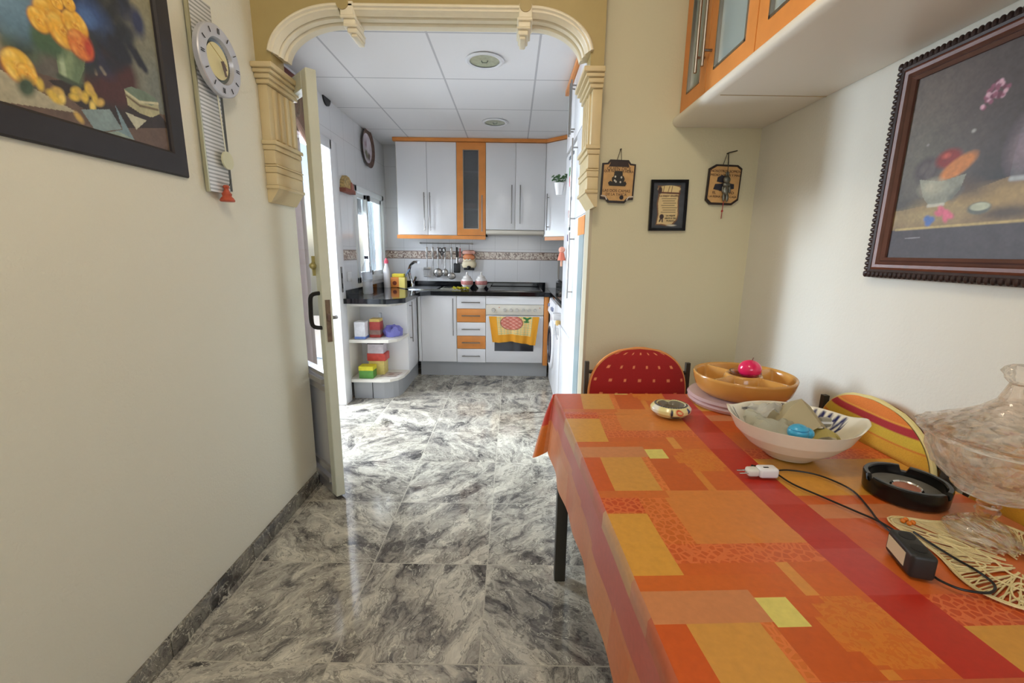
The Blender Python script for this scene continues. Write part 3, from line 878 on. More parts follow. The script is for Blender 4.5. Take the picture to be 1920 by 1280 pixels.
t = thing('sponge_caddy', 'orange and yellow box with yellow lid beside the tap', 'box', (-1.22, 4.66, .868))
boxobj('box_body', (-1.285, -1.20, 4.60, 4.70, .87, .975), mat('orange_box', (230, 142, 66), .4), t, bev=.004)
boxobj('box_front', (-1.20, -1.135, 4.602, 4.698, .87, .975), mat('pale_yellow_box', (234, 214, 120), .4), t, bev=.003)
boxobj('sponge', (-1.275, -1.145, 4.61, 4.69, .975, 1.012), mat('yellow_sponge', (222, 202, 70), .8, noise=.15), t, bev=.008)
bm = new_bm(); add_cyl(bm, (-1.243, 4.599, .915), (-1.243, 4.603, .915), .022, seg=16); obj('box_mark', bm, mat('brown_mark', (120, 50, 24), .5), t)
bm = new_bm(); add_cyl(bm, (-1.15, 4.66, .98), (-1.10, 4.68, 1.06), .008, seg=8); obj('brush', bm, mat('blue_handle', (112, 132, 160), .4), t)
# yellow dishcloth on the drainer
bm = new_bm()
n = 26
g = [[bm.verts.new((-.62 + .17 * i / n, 4.42 + .14 * j / 8 + .01 * math.sin(i * .7), .882 + .008 * math.sin(i * .9 + j) + .006 * math.cos(j * 1.7))) for j in range(9)] for i in range(n + 1)]
for i in range(n):
    for j in range(8): bm.faces.new((g[i][j], g[i + 1][j], g[i + 1][j + 1], g[i][j + 1]))
bmesh.ops.solidify(bm, geom=bm.faces[:], thickness=.006)
tag(obj('dishcloth', bm, mat('yellow_cloth', (220, 208, 60), .9, noise=.2, nscale=40), None, True), 'crumpled yellow dishcloth on the steel drainer', 'cloth')
# two jars
JW = mat('jar_porcelain', (232, 226, 220), .2)
JR = mat('jar_red_pattern', (206, 134, 128), .3, noise=.45, nscale=130)
jar0 = thing('lidded_jar', 'white porcelain jar with red flowers beside the hob, left of a pair', 'jar', (-.487, 4.655, .868), 'red flowered jars by the hob')
bm = new_bm(); add_lathe(bm, [(0, .001), (.032, .001), (.034, .006), (.060, .038), (.065, .066), (.056, .098), (.040, .112)], (-.487, 4.655, .868), 28); obj('jar_body', bm, JW, jar0, True)
bm = new_bm(); add_lathe(bm, [(.042, .112), (.040, .124), (.014, .140), (.007, .146), (.010, .157), (.006, .168), (0, .170)], (-.487, 4.655, .868), 24); obj('lid', bm, JW, jar0, True)
bm = new_bm(); add_lathe(bm, [(.0615, .040), (.0650, .053), (.0660, .066), (.0635, .080)], (-.487, 4.655, .868), 28); obj('flower_band', bm, JR, jar0, True)
j2 = copy_tree(jar0, (.150, .01, 0)); j2['label'] = 'white porcelain jar with red flowers nearer the hob, right of a pair'
# cook-shaped wall decoration (plain)
t = thing('wall_figure', 'hanging ceramic head with pink cap and dark collar at the end of the utensil rail', 'ornament', (-.51, 4.84, 1.1))
fx = -.482
bm = new_bm(); add_sphere(bm, (fx, 4.835, 1.165), .062, (1.15, .5, .95)); add_sphere(bm, (fx, 4.835, 1.115), .078, (1.05, .45, .8)); obj('body', bm, mat('ivory_ceramic', (226, 212, 178), .35), t, True)
bm = new_bm(); add_sphere(bm, (fx, 4.822, 1.190), .062, (1.1, .6, .62)); obj('face', bm, mat('peach_ceramic', (222, 142, 96), .35), t, True)
bm = new_bm(); add_lathe(bm, [(0, .0), (.070, .0), (.076, .012), (.068, .032), (.05, .04), (0, .042)], (fx, 4.838, 1.225), 24, lambda a, r, z: (r * (1 if abs(math.sin(a)) < .6 else .75), z)); obj('cap', bm, mat('pink_ceramic', (222, 164, 146), .35), t, True)
bm = new_bm(); add_tube(bm, [(fx - .035, 4.785, 1.155), (fx - .018, 4.780, 1.165), (fx, 4.778, 1.158), (fx + .018, 4.780, 1.165), (fx + .035, 4.785, 1.155)], .009, 8, 4, radii=[.004, .009, .006, .009, .004]); obj('moustache', bm, mat('pale_ceramic', (236, 226, 204), .35), t, True)
bm = new_bm(); add_box(bm, fx - .055, fx + .055, 4.80, 4.87, 1.052, 1.078, bev=.004); add_sphere(bm, (fx, 4.80, 1.082), .022, (1, .6, .8), 12); obj('collar', bm, BLACKM, t, True)
bm = new_bm(); add_cyl(bm, (fx, 4.85, 1.262), (fx, 4.85, 1.325), .002, seg=6); obj('hanging_wire', bm, DARKMET, t)

# utensil rail and utensils
t = thing('utensil_rail', 'thin steel utensil rail with hooks under the left wall cabinets', 'rail', (-.75, 4.85, 1.33))
bm = new_bm(); add_cyl(bm, (-1.02, 4.845, 1.335), (-.44, 4.845, 1.335), .006, seg=10); obj('bar', bm, STEEL, t, True)
UX = [-.940, -.876, -.819, -.755, -.672, -.625, -.578]
for x in UX:
    bm = new_bm(); add_tube(bm, [(x, 4.838, 1.343), (x, 4.830, 1.32), (x, 4.828, 1.30), (x, 4.822, 1.295)], .0022, 6, 3); obj('hook', bm, STEEL, t, True)
for x in (-1.01, -.45):
    bm = new_bm(); add_cyl(bm, (x, 4.845, 1.335), (x, 4.879, 1.335), .010, seg=10); obj('bracket', bm, STEEL, t, True)
def utensil(name, label, cat, x, head, z1, grip=STEEL):
    t = thing(name, label, cat, (x, 4.825, 1.29), 'utensils hanging on the rail')
    bm = new_bm(); add_box(bm, x - .011, x + .011, 4.817, 4.829, 1.185, 1.295, bev=.004); obj('grip', bm, grip, t, True)
    bm = new_bm(); add_cyl(bm, (x, 4.824, z1), (x, 4.824, 1.205), .0065, seg=8); obj('shaft', bm, STEEL, t, True)
    obj('head', head, STEEL if name != 'turner' else BLACKM, t, True)
    return t
bm = new_bm()
for k in range(5): add_box(bm, UX[0] - .038 + k * .0168, UX[0] - .029 + k * .0168, 4.820, 4.827, .985, 1.055)
add_box(bm, UX[0] - .039, UX[0] + .039, 4.820, 4.827, 1.05, 1.078, bev=.001); add_box(bm, UX[0] - .039, UX[0] + .039, 4.820, 4.827, .972, .988, bev=.001)
utensil('spatula', 'slotted steel spatula hanging first from the left on the rail', 'spatula', UX[0], bm, 1.07)
bm = new_bm(); add_box(bm, UX[1] - .004, UX[1] + .004, 4.822, 4.826, .98, 1.10, bev=.0015); add_cyl(bm, (UX[1] - .008, 4.824, .975), (UX[1] - .002, 4.824, 1.0), .002, seg=6); add_cyl(bm, (UX[1] + .008, 4.824, .975), (UX[1] + .002, 4.824, 1.0), .002, seg=6)
utensil('carving_fork', 'thin steel two-pronged fork hanging second on the rail', 'fork', UX[1], bm, 1.09)
def bowl_head(x, z, r, sq=1.0):
    bm = new_bm(); add_sphere(bm, (x, 4.815, z), r, (sq, .32, 1), 20); return bm
utensil('ladle', 'large round steel ladle hanging third on the rail', 'ladle', UX[2], bowl_head(UX[2], 1.018, .050), 1.05)
utensil('serving_spoon', 'smaller steel spoon hanging right of the large ladle', 'spoon', UX[3] + .012, bowl_head(UX[3] + .012, 1.022, .040, .85), 1.045)
t = thing('kitchen_scissors', 'black handled scissors hanging in the middle of the utensil rail', 'scissors', (UX[3] - .02, 4.815, 1.25), None)
bm = new_bm()
for s in (-1, 1):
    add_tube(bm, [(UX[3] - .02 + s * .018 + .018 * math.cos(a), 4.812, 1.262 + .022 * math.sin(a)) for a in [2 * math.pi * k / 14 for k in range(15)]], .0055, 8)
    add_cyl(bm, (UX[3] - .02 + s * .012, 4.812, 1.243), (UX[3] - .02, 4.812, 1.20), .006, seg=8)
obj('handles', bm, BLACKM, t, True)
bm = new_bm(); add_prism(bm, [(UX[3] - .026, 1.20), (UX[3] - .014, 1.20), (UX[3] - .018, 1.11), (UX[3] - .022, 1.11)], 4.810, 4.814); obj('blades', bm, STEEL, t)
bm = bowl_head(UX[4], .985, .038, 1.2)
utensil('skimmer', 'shallow steel ladle hanging lowest on the utensil rail', 'ladle', UX[4], bm, 1.0)
bm = new_bm(); add_box(bm, UX[5] + .012 - .036, UX[5] + .012 + .036, 4.818, 4.826, 1.02, 1.125, bev=.010)
utensil('turner', 'black nylon turner hanging beside the ladles', 'turner', UX[5] + .012, bm, 1.12, BLACKM)
t = thing('sieve', 'steel sieve with red handle hanging last on the utensil rail', 'sieve', (UX[6], 4.82, 1.2), None)
bm = new_bm(); add_tube(bm, [(UX[6] + .008 + .036 * math.cos(a), 4.822, 1.155 + .036 * math.sin(a)) for a in [2 * math.pi * k / 20 for k in range(21)]], .003, 6); obj('rim', bm, STEEL, t, True)
bm = new_bm(); add_sphere(bm, (UX[6] + .008, 4.83, 1.155), .034, (1, .3, 1)); obj('mesh_bowl', bm, mat('wire_mesh', (160, 150, 150), .4, .6, noise=.3, nscale=300), t, True)
bm = new_bm(); add_cyl(bm, (UX[6], 4.822, 1.19), (UX[6], 4.822, 1.285), .006, seg=8); obj('handle', bm, mat('red_handle', (180, 70, 70), .4), t, True)

# towel on the oven
cv = Canvas(150, 150, -1, 1, -1, 1)
cv.a[:] = lin((228, 158, 40))
xx, yy = cv.X, cv.Y
inn = ((np.abs(xx - .02) < .72) & (yy > -.42)).astype(float); cv.mix(inn, (240, 220, 160))
chk = ((np.mod(xx * 7, 1) < .2) | (np.mod(yy * 6, 1) < .2)).astype(float) * inn; cv.mix(chk * .6, (150, 150, 96))
chk = ((np.mod(xx * 7 + .5, 1) < .2) | (np.mod(yy * 6 + .5, 1) < .2)).astype(float) * inn; cv.mix(chk * .7, (238, 178, 70))
cv.ell(-.10, .50, .47, .56, (120, 58, 46), .03); cv.ell(-.10, .50, .44, .53, (214, 128, 110), .04)
di = ((np.mod((xx + yy * .9) * 4, 1) < .35)).astype(float) * (np.hypot((xx + .1) / .44, (yy - .5) / .53) < 1); cv.mix(di * .6, (238, 190, 170))
di = ((np.mod((xx - yy * .9) * 4, 1) < .35)).astype(float) * (np.hypot((xx + .1) / .44, (yy - .5) / .53) < 1); cv.mix(di * .6, (196, 96, 84))
for dx, dy, r_ in ((.52, .78, 0), (.44, .88, .8), (.60, .88, -.8), (.50, .62, 1.5)): cv.ell(dx, dy, .06, .12, (50, 120, 60), .2, r_)
def towel_fn(x, y):
    t_ = (1 - y) / 2       # 0 at the top, 1 at the hem
    w = .248 * (1 - .15 * t_)
    z = .632 - .272 * t_ + (.022 * max(0, 1 - abs(x + .05) / .8)) * t_ - .012 * t_ * x
    return (.018 + x * w, YF - .052 - .012 * math.sin(x * 8) * t_ - .006 * math.sin(x * 17 + 1) * t_, z)
tw = cv.build('tea_towel', towel_fn, FABRIC, None)
tag(tw, 'orange and yellow checked tea towel hung over the oven handle', 'tea towel')
md = tw.modifiers.new('thickness', 'SOLIDIFY'); md.thickness = .004
# shelf contents
def carton(name, label, x0, x1, y0, y1, z0, z1, m, rot=0, group=None, band=None, bandm=None):
    t = thing(name, label, 'box', ((x0 + x1) / 2, (y0 + y1) / 2, z0), group)
    boxobj('carton_body', (x0, x1, y0, y1, z0, z1), m, t, bev=.002)
    if band:
        zz0, zz1 = band
        boxobj('printed_band', (x0 - .0008, x1 + .0008, y0 - .0008, y1 + .0008, zz0, zz1), bandm, t)
    return t
PK = lambda n, c: mat(n, c, .45, noise=.12, nscale=35)
carton('food_carton', 'white carton with blue base on the upper open shelf', -1.315, -1.225, 3.56, 3.66, .521, .665, PK('white_card', (236, 238, 244)), band=(.522, .542), bandm=PK('blue_card', (110, 140, 210)))
t = carton('food_carton', 'red and brown patterned carton behind the white one on the upper open shelf', -1.215, -1.125, 3.64, 3.74, .521, .655, PK('red_card', (176, 70, 62)), band=(.545, .585), bandm=PK('brown_card', (150, 120, 110)))
boxobj('carton_lid', (-1.212, -1.128, 3.643, 3.737, .655, .678), PK('yellow_card', (226, 196, 110)), t)
bm = new_bm(); add_lathe(bm, [(0, .0), (.075, .0), (.08, .05), (.06, .075), (0, .08)], (-1.045, 3.74, .521), 28, lambda a, r, z: (r * (1 + .12 * math.sin(3 * a + z * 40) + .05 * math.sin(9 * a)), z * (1 + .2 * math.sin(5 * a))))
tag(obj('laundry_bag', bm, glass_mat('purple_blue_plastic', (140, 140, 226), .15, .7), None, True), 'purple blue plastic bag on the upper open shelf', 'bag')
bm = new_bm(); add_lathe(bm, [(0, 0), (.032, 0), (.030, .06), (.012, .16), (.012, .19)], (-1.165, 3.80, .521), 20)
tag(obj('glass_bottle', bm, CLEARP, None, True), 'clear bottle standing at the back of the upper open shelf', 'bottle')
z = .181
carton('food_carton', 'green and yellow carton at the front of the lower open shelf', -1.295, -1.175, 3.555, 3.655, z, .285, PK('green_card', (92, 150, 66)), band=(.250, .2855), bandm=PK('lemon_card', (222, 212, 50)))
carton('food_carton', 'yellow carton at the bottom of the pile on the lower open shelf', -1.250, -1.115, 3.68, 3.80, z, .305, PK('pale_yellow_card', (226, 206, 120)))
carton('food_carton', 'red carton in the middle of the pile on the lower open shelf', -1.258, -1.100, 3.67, 3.80, .306, .372, PK('scarlet_card', (206, 76, 66)))
carton('food_carton', 'grey and white carton on top of the pile on the lower open shelf', -1.250, -1.115, 3.67, 3.79, .373, .478, PK('lilac_grey_card', (206, 198, 206)), band=(.455, .4785), bandm=PK('dark_card', (70, 60, 66)))
cv = Canvas(60, 60, -1, 1, -1, 1); cv.a[:] = lin((178, 162, 154)); cv.noise(.8, 3, 5)
cv.poly([(-.75, -.7), (.75, -.7), (.75, .7), (-.75, .7)], (206, 190, 178), .8); cv.ell(0, 0, .4, .35, (150, 120, 106), .3)
tag(cv.build('recipe_card', lambda x, y: (-1.06 + x * .07 + y * .012, 3.69 + y * .07, .1835), PAINT, None), 'flat beige printed tray lying on the lower open shelf', 'card').modifiers.new('t', 'SOLIDIFY').thickness = .003

# ---- right side: washer, dishwasher, fridge, tall cabinet
XF = .36
t = thing('washing_machine', 'white washing machine with round porthole door beside the oven', 'washing machine', (.62, 3.93, 0))
boxobj('machine_body', (XF + .01, KR - .01, 3.645, 4.232, .01, .825), WHITEP, t, bev=.008)
bm = new_bm(); add_prism(bm, [(XF - .015, .70), (XF + .012, .70), (XF + .012, .822), (XF + .004, .822)], 3.65, 4.228); obj('control_panel', bm, WHITEP, t)
rotx = Matrix.Translation((XF + .012, 3.94, .42)) @ Matrix.Rotation(R(-90), 4, 'Y')
bm = new_bm(); add_lathe(bm, [(.225, .0), (.225, .016), (.205, .026), (.165, .024)], (0, 0, 0), 40, mtx=rotx); dd = obj('porthole_door', bm, WHITEP, t, True)
bm = new_bm(); add_lathe(bm, [(.166, .024), (.150, .016), (.10, .026), (0, .030)], (0, 0, 0), 40, mtx=rotx); obj('porthole_glass', bm, DARKGL, dd, True)
bm = new_bm(); add_tube(bm, [(XF - .010, 3.94 + .160 * math.cos(a), .42 + .160 * math.sin(a)) for a in [2 * math.pi * k / 36 for k in range(37)]], .012, 8); obj('door_rim', bm, mat('dark_rim', (50, 50, 60), .3), dd, True)
for y in (3.75, 3.83, 4.13):
    bm = new_bm(); add_cyl(bm, (XF - .005, y, .765), (XF - .022, y, .765), .018, .014, 16); obj('dial', bm, mat('blue_grey_dial', (130, 136, 160), .4), t, True)
t = thing('dishwasher', 'white dishwasher front with two child locks between washer and fridge', 'dishwasher', (.62, 3.43, 0))
boxobj('appliance_body', (XF + .02, KR - .01, 3.235, 3.64, .01, .825), WHITEP, t, bev=.006)
boxobj('front_door', (XF, XF + .019, 3.24, 3.636, .10, .70), WHITEP, t, bev=.005)
for z in (.745, .63):
    boxobj('child_lock', (XF - .05, XF + .02, 3.28, 3.36, z, z + .05), WHITEP, t, bev=.01)
bm = new_bm(); add_box(bm, XF - .02, XF + .018, 3.36, 3.40, .69, .73, bev=.01); obj('yellow_sticker', bm, mat('sticker_yellow', (226, 190, 120), .5), t, True)
bm = new_bm(); add_tube(bm, [(XF - .03, 3.30, .71), (XF - .035, 3.22, .68), (XF - .03, 3.12, .63)], .004, 6, 4); obj('strap', bm, mat('grey_strap', (170, 170, 172), .5), t, True)
tag(boxobj('worktop', (.375, KR - .002, 3.225, KY - .002, .828, .868), GRANITE, bev=.004), 'black granite worktop over the washing machine on the right', 'worktop')
t = thing('microwave', 'black microwave on the right worktop beside the fridge', 'microwave', (.6, 3.9, .868))
boxobj('microwave_body', (.395, .86, 3.42, 3.90, .869, 1.01), BLACKM, t, bev=.006)
boxobj('microwave_front', (.385, .397, 3.425, 3.895, .872, 1.006), BLACK, t)
bm = new_bm(); add_cyl(bm, (.385, 3.50, .93), (.370, 3.50, .93), .02, seg=18); obj('dial', bm, STEEL, t, True)
t = thing('toaster_oven', 'black appliance with a silver edge standing upon the microwave', 'appliance', (.6, 3.85, 1.01))
boxobj('appliance_body', (.40, .80, 3.44, 3.88, 1.011, 1.24), BLACKM, t, bev=.012)
boxobj('silver_edge', (.385, .40, 3.78, 3.81, 1.03, 1.225), STEEL, t)
boxobj('dark_front', (.392, .40, 3.47, 3.77, 1.03, 1.22), BLACK, t)

t = thing('refrigerator', 'tall white fridge covered with colourful magnets', 'fridge', (.65, 2.95, 0))
boxobj('fridge_body', (XF + .045, KR - .01, 2.70, 3.20, .02, 1.90), WHITEP, t, bev=.006)
boxobj('fridge_door', (XF, XF + .043, 2.70, 3.20, .72, 1.898), WHITEP, t, bev=.012)
boxobj('freezer_door', (XF, XF + .043, 2.70, 3.20, .06, .712), WHITEP, t, bev=.012)
mags = [((1071, 340), .035, (206, 84, 84), 'round red magnet high on the fridge door'), ((1068, 401), .018, (150, 84, 76), 'small brown heart magnet on the fridge door'),
        ((1072, 372), .012, (90, 100, 110), 'small dark blue magnet under the red one'), ((1070, 322), .020, (120, 160, 120), 'narrow green magnet above the round red one'),
        ((1069, 425), .018, (70, 80, 80), 'dark narrow magnet below the brown heart'), ((1066, 446), .022, (110, 100, 130), 'purple grey magnet beside the pink doll')]
for (p, r_, c, lb) in mags:
    y, z = on_x(p[0], p[1], XF)
    bm = new_bm()
    if r_ in (.018, .020): add_box(bm, XF - .008, XF - .001, y - r_ * .7, y + r_ * .7, z - r_ * 1.3, z + r_ * 1.3, bev=.003)
    else: add_cyl(bm, (XF - .001, y, z), (XF - .008, y, z), r_, seg=16)
    tag(obj('fridge_magnet', bm, mat('magnet', c, .4), None, True), lb, 'magnet', 'magnets on the fridge')
for k, (px_, py_) in enumerate(((1070, 296), (1076, 287))):
    y, z = on_x(px_, py_, XF)
    tag(boxobj('fridge_magnet', (XF - .006, XF - .001, y - .03, y + .03, z - .008, z + .008), mat('grey_magnet', (110, 116, 120), .4)), ('dark strip magnet near the top of the fridge, lower of two', 'dark strip magnet near the top of the fridge, upper of two')[k], 'magnet', 'magnets on the fridge')
t = thing('doll_magnet', 'pink and orange little doll magnet hanging on the fridge edge', 'magnet', (XF - .02, 3.02, 1.16))
bm = new_bm(); add_sphere(bm, (XF - .03, 3.02, 1.27), .022, seg=14); obj('head', bm, mat('doll_pink', (226, 160, 140), .6), t, True)
bm = new_bm(); add_lathe(bm, [(0, .0), (.028, .0), (.016, .05), (0, .055)], (XF - .03, 3.02, 1.20), 16); obj('dress', bm, mat('doll_orange', (214, 120, 96), .7), t, True)
bm = new_bm(); add_tube(bm, [(XF - .03, 3.02, 1.21), (XF - .03, 3.025, 1.16)], .007, 8); obj('leg', bm, mat('doll_leg', (226, 176, 150), .7), t, True)
# plant pot on the fridge front
t = thing('potted_plant', 'small leafy green plant in a white pot hung high by the fridge', 'plant', (.33, 3.17, 1.66))
pc = (.315, 3.18, 1.645)
bm = new_bm(); add_lathe(bm, [(0, 0), (.022, 0), (.036, .075), (.038, .08), (.033, .08), (.02, .01)], pc, 20); obj('pot', bm, WHITEP, t, True)
bm = new_bm()
rr = random.Random(3)
for k in range(26):
    a = rr.uniform(0, 6.28); l = rr.uniform(.015, .062); h = rr.uniform(.085, .135)
    c0 = Vector((pc[0] + math.cos(a) * l, pc[1] + math.sin(a) * l, pc[2] + h))
    add_sphere(bm, c0, .015, (1, .7, .25), 8, Matrix.Rotation(a, 4, 'Z') @ Matrix.Rotation(rr.uniform(-.8, .8), 4, 'Y'))
    add_cyl(bm, (pc[0], pc[1], pc[2] + .07), c0, .0015, seg=5)
obj('foliage', bm, mat('leaf_green', (66, 100, 58), .5, noise=.3, nscale=40), t, True)

t = thing('upper_cabinet', 'white cabinet with long handles above the fridge', 'cabinet', (.65, 2.95, 1.92))
boxobj('cabinet_body', (XF + .02, KR - .01, 2.50, 3.20, 1.92, 2.29), WHITE_LAC2, t)
for (a, b, hy) in ((2.50, 2.85, 2.82), (2.85, 3.20, 2.88)):
    d = boxobj('door', (XF, XF + .019, a + .0015, b - .0015, 1.922, 2.288), WHITE_LAC, t, bev=.0015)
    bar_handle('handle', (XF, hy, 1.95), (XF, hy, 2.25), (-.028, 0, 0), STEEL, d)
tag(boxobj('cabinet_cornice', (XF - .02, XF + .02, 2.20, 3.24, 2.295, 2.327), ORANGE_W, bev=.003), 'orange wood cornice over the fridge and pantry cabinets', 'cornice')
t = thing('pantry_cabinet', 'tall white pantry cabinet with orange framed glass door by the arch', 'cabinet', (.65, 2.4, 0))
boxobj('cabinet_body', (XF + .02, KR - .01, 2.18, 2.695, .02, 1.915), WHITE_LAC2, t)
d = boxobj('upper_door', (XF, XF + .019, 2.185, 2.692, 1.45, 1.914), WHITE_LAC, t, bev=.0015)
bar_handle('handle', (XF, 2.655, 1.40), (XF, 2.655, 1.89), (-.03, 0, 0), STEEL, d)
d = boxobj('lower_door', (XF, XF + .019, 2.185, 2.692, .10, 1.447), WHITE_LAC, t, bev=.0015)
bar_handle('handle', (XF, 2.645, .98), (XF, 2.645, 1.37), (-.03, 0, 0), STEEL, d)
boxobj('orange_trim', (XF - .003, XF - .0005, 2.27, 2.50, 1.345, 1.44), ORANGE_W, d, label='orange wood strip above the glass')
boxobj('glass_pane', (XF - .003, XF - .0005, 2.28, 2.44, .14, 1.345), FROST, d)
boxobj('upper_side', (XF, KR - .01, 2.18, 2.495, 1.92, 2.29), WHITE_LAC, t)

# ceiling downlights
def downlight(x, y, label):
    t = thing('downlight', label, 'ceiling light', (x, y, HK), 'recessed kitchen downlights')
    bm = new_bm(); add_lathe(bm, [(.085, -.002), (.108, -.002), (.112, -.008), (.100, -.014), (.086, -.010)], (x, y, HK), 36); obj('rim', bm, WHITEP, t, True)
    bm = new_bm(); add_lathe(bm, [(.086, -.006), (.05, -.003), (0, -.002)], (x, y, HK), 36); obj('diffuser', bm, mat('ribbed_glass', (176, 180, 156), .2, noise=.15, nscale=60), t, True)
    bm = new_bm(); add_tube(bm, [(x - .018, y, HK - .006), (x - .014, y, HK - .016), (x + .014, y, HK - .016), (x + .018, y, HK - .006)], .004, 6); obj('bulb', bm, mat('unlit_bulb', (140, 146, 132), .3), t, True)
downlight(-.18, 2.77, 'round recessed downlight nearest the arch in the kitchen ceiling')
downlight(-.17, 3.98, 'round recessed downlight near the wall cabinets in the kitchen ceiling')

# things on the kitchen left wall
y, z = on_x(690, 278, KL + .02)
t = thing('wall_plate', 'round decorative plate with a brown rim high on the kitchen wall', 'plate', (KL, y, z))
rotp = Matrix.Translation((KL + .004, y, z)) @ Matrix.Rotation(R(90), 4, 'Y')
bm = new_bm(); add_lathe(bm, [(0, .002), (.11, .002), (.165, .022), (.172, .026), (.165, .018)], (0, 0, 0), 40, mtx=rotp); obj('rim', bm, mat('brown_rim', (110, 84, 74), .4, noise=.4, nscale=30), t, True)
cv = Canvas(60, 60, -1, 1, -1, 1); cv.a[:] = lin((206, 196, 204)); cv.noise(.5, 9, 6)
cv.ell(-.3, -.5, .5, .3, (112, 110, 84), .4); cv.ell(.2, .2, .3, .5, (224, 216, 224), .4); cv.ell(.4, -.6, .35, .25, (86, 70, 56), .4); cv.ell(-.4, .3, .25, .3, (170, 140, 150), .5)
def platefn(a, b, y=y, z=z):
    s = max(abs(a), abs(b)); r_ = math.hypot(a, b) or 1
    return (KL + .014, y + a / r_ * s * .128, z + b / r_ * s * .128)
cv.build('painted_scene', platefn, PAINT, t)
y, z = on_x(652, 352, KL + .03)
t = thing('house_ornament', 'little ceramic ornament of houses on a red base above the window', 'ornament', (KL, y, z))
bm = new_bm(); add_prism(bm, [(y - .10, z - .04), (y + .12, z - .04), (y + .12, z - .01), (y - .10, z - .01)], KL + .001, KL + .05, 'X'); obj('base', bm, mat('brick_red', (146, 84, 66), .6, noise=.2), t)
bm = new_bm()
add_prism(bm, [(y - .09, z - .01), (y + .09, z - .01), (y + .07, z + .06), (y + .03, z + .085), (y - .03, z + .09), (y - .08, z + .05)], KL + .001, KL + .035, 'X'); obj('houses', bm, mat('painted_houses', (196, 166, 108), .6, noise=.5, nscale=60), t)
bm = new_bm(); add_prism(bm, [(y + .05, z - .01), (y + .11, z - .01), (y + .10, z + .03), (y + .06, z + .05)], KL + .002, KL + .045, 'X'); obj('small_house', bm, mat('painted_house_pink', (170, 110, 100), .6), t)
y, z = on_x(612, 172, KL + .01)
bm = new_bm(); add_cyl(bm, (KL + .001, y, z - .03), (KL + .012, y, z - .03), .065, seg=24)
tag(obj('vent_hole', bm, BLACKM), 'round black pipe hole high on the kitchen wall', 'vent')
y, z = on_x(657, 518, KL + .01)
t = thing('light_switch', 'square white switch plate on the kitchen wall by the window', 'switch', (KL, y, z))
boxobj('switch_plate', (KL + .001, KL + .010, y - .05, y + .04, z - .04, z + .04), WHITEP, t, bev=.003)
boxobj('rocker', (KL + .0102, KL + .014, y - .03, y + .02, z - .025, z + .025), WHITEP, t, bev=.002)

# ================================================================== DINING ROOM: overhead cabinets on the right
ZS = 1.836
bm = new_bm()
pr = [(XR - .002, 1.794), (.705, 1.794), (.692, 1.800), (.686, 1.812), (.688, 1.825), (.697, 1.834), (XR - .002, 1.834)]
add_prism(bm, pr, -.6, YB - .002)
t = thing('cabinet_base_board', 'long white board with rounded edge under the orange wall cabinets', 'board', (.9, .7, 1.794))
obj('board', bm, WHITE_LAC2, t, True, flat=50)
boxobj('joint_line', (.71, XR - .002, 1.648, 1.652, 1.7925, 1.7945), mat('joint_tan', (190, 172, 142), .7), t)
XD = .712
def dining_cab(label, y0, y1, doors):
    t = thing('overhead_cabinet', label, 'cabinet', (.9, (y0 + y1) / 2, ZS), 'orange overhead cabinets')
    boxobj('cabinet_body', (XD + .021, XR - .002, y0 + .001, y1 - .001, ZS, 2.60), ORANGE_W, t)
    for (a, b, hy) in doors:
        bm = new_bm(); w = .062
        for q in ((XD, XD + .02, a + .002, a + w, ZS + .004, 2.598), (XD, XD + .02, b - w, b - .002, ZS + .004, 2.598), (XD, XD + .02, a + w, b - w, ZS + .004, ZS + .068), (XD, XD + .02, a + w, b - w, 2.54, 2.598)):
            add_box(bm, *q)
        d = obj('door', bm, ORANGE_W, t)
        bm = new_bm(); e = .007
        for q in ((XD - .002, XD + .02, a + w - .001, a + w + e, ZS + .068, 2.54), (XD - .002, XD + .02, b - w - e, b - w + .001, ZS + .068, 2.54), (XD - .002, XD + .02, a + w, b - w, ZS + .067, ZS + .068 + e), (XD - .002, XD + .02, a + w, b - w, 2.54 - e, 2.54)):
            add_box(bm, *q)
        obj('glass_bead', bm, STEEL, d)
        boxobj('frosted_pane', (XD + .010, XD + .014, a + w + e, b - w - e, ZS + .068 + e, 2.54 - e), FROST, d)
        bar_handle('handle', (XD, hy, ZS + .09), (XD, hy, 2.45), (-.032, 0, 0), STEEL, d, r=.006)
dining_cab('orange glass-door cabinet above the far end of the table, two doors with paired handles', 1.451, YB - .004, ((1.794, YB - .006, 1.825), (1.451, 1.794, 1.762)))
dining_cab('orange glass-door cabinet in the top right, nearer the camera', .45, 1.449, ((.95, 1.449, .985), (.45, .95, .915)))

# ================================================================== PICTURES ON THE DINING WALLS
# left painting
T_L = thing('framed_painting', 'large still life of yellow roses in a wide charcoal frame on the left wall', 'painting', (XL, 1.05, 1.5))
ya, yb, za, zb = .60, 1.400, 1.534, 2.10
FRL = mat('charcoal_frame', (48, 44, 46), .5, noise=.1, nscale=25)
bm = new_bm(); w = .068; X0 = XL + .002
def frame_bars(bm, ya, yb, za, zb, w, fn):
    # mitred bars; fn(s) gives height for s in 0..1 from inner to outer
    prof = fn
    corners = lambda o: [(ya - o, za - o), (yb + o, za - o), (yb + o, zb + o), (ya - o, zb + o)]
    rings = []
    for (o, h) in prof:
        rings.append([bm.verts.new((h, p[0], p[1])) for p in corners(o)])
    for i in range(len(rings)):
        a, b = rings[i], rings[(i + 1) % len(rings)]
        for k in range(4):
            bm.faces.new((a[k], a[(k + 1) % 4], b[(k + 1) % 4], b[k]))
frame_bars(bm, ya, yb, za, zb, w, [(0, X0), (0, X0 + .013), (.006, X0 + .017), (.020, X0 + .017), (.050, X0 + .014), (.062, X0 + .011), (.066, X0 + .006), (.066, X0)])
obj('frame', bm, FRL, T_L, True, flat=20)
cv = Canvas(440, 310, ya, yb, za, zb)
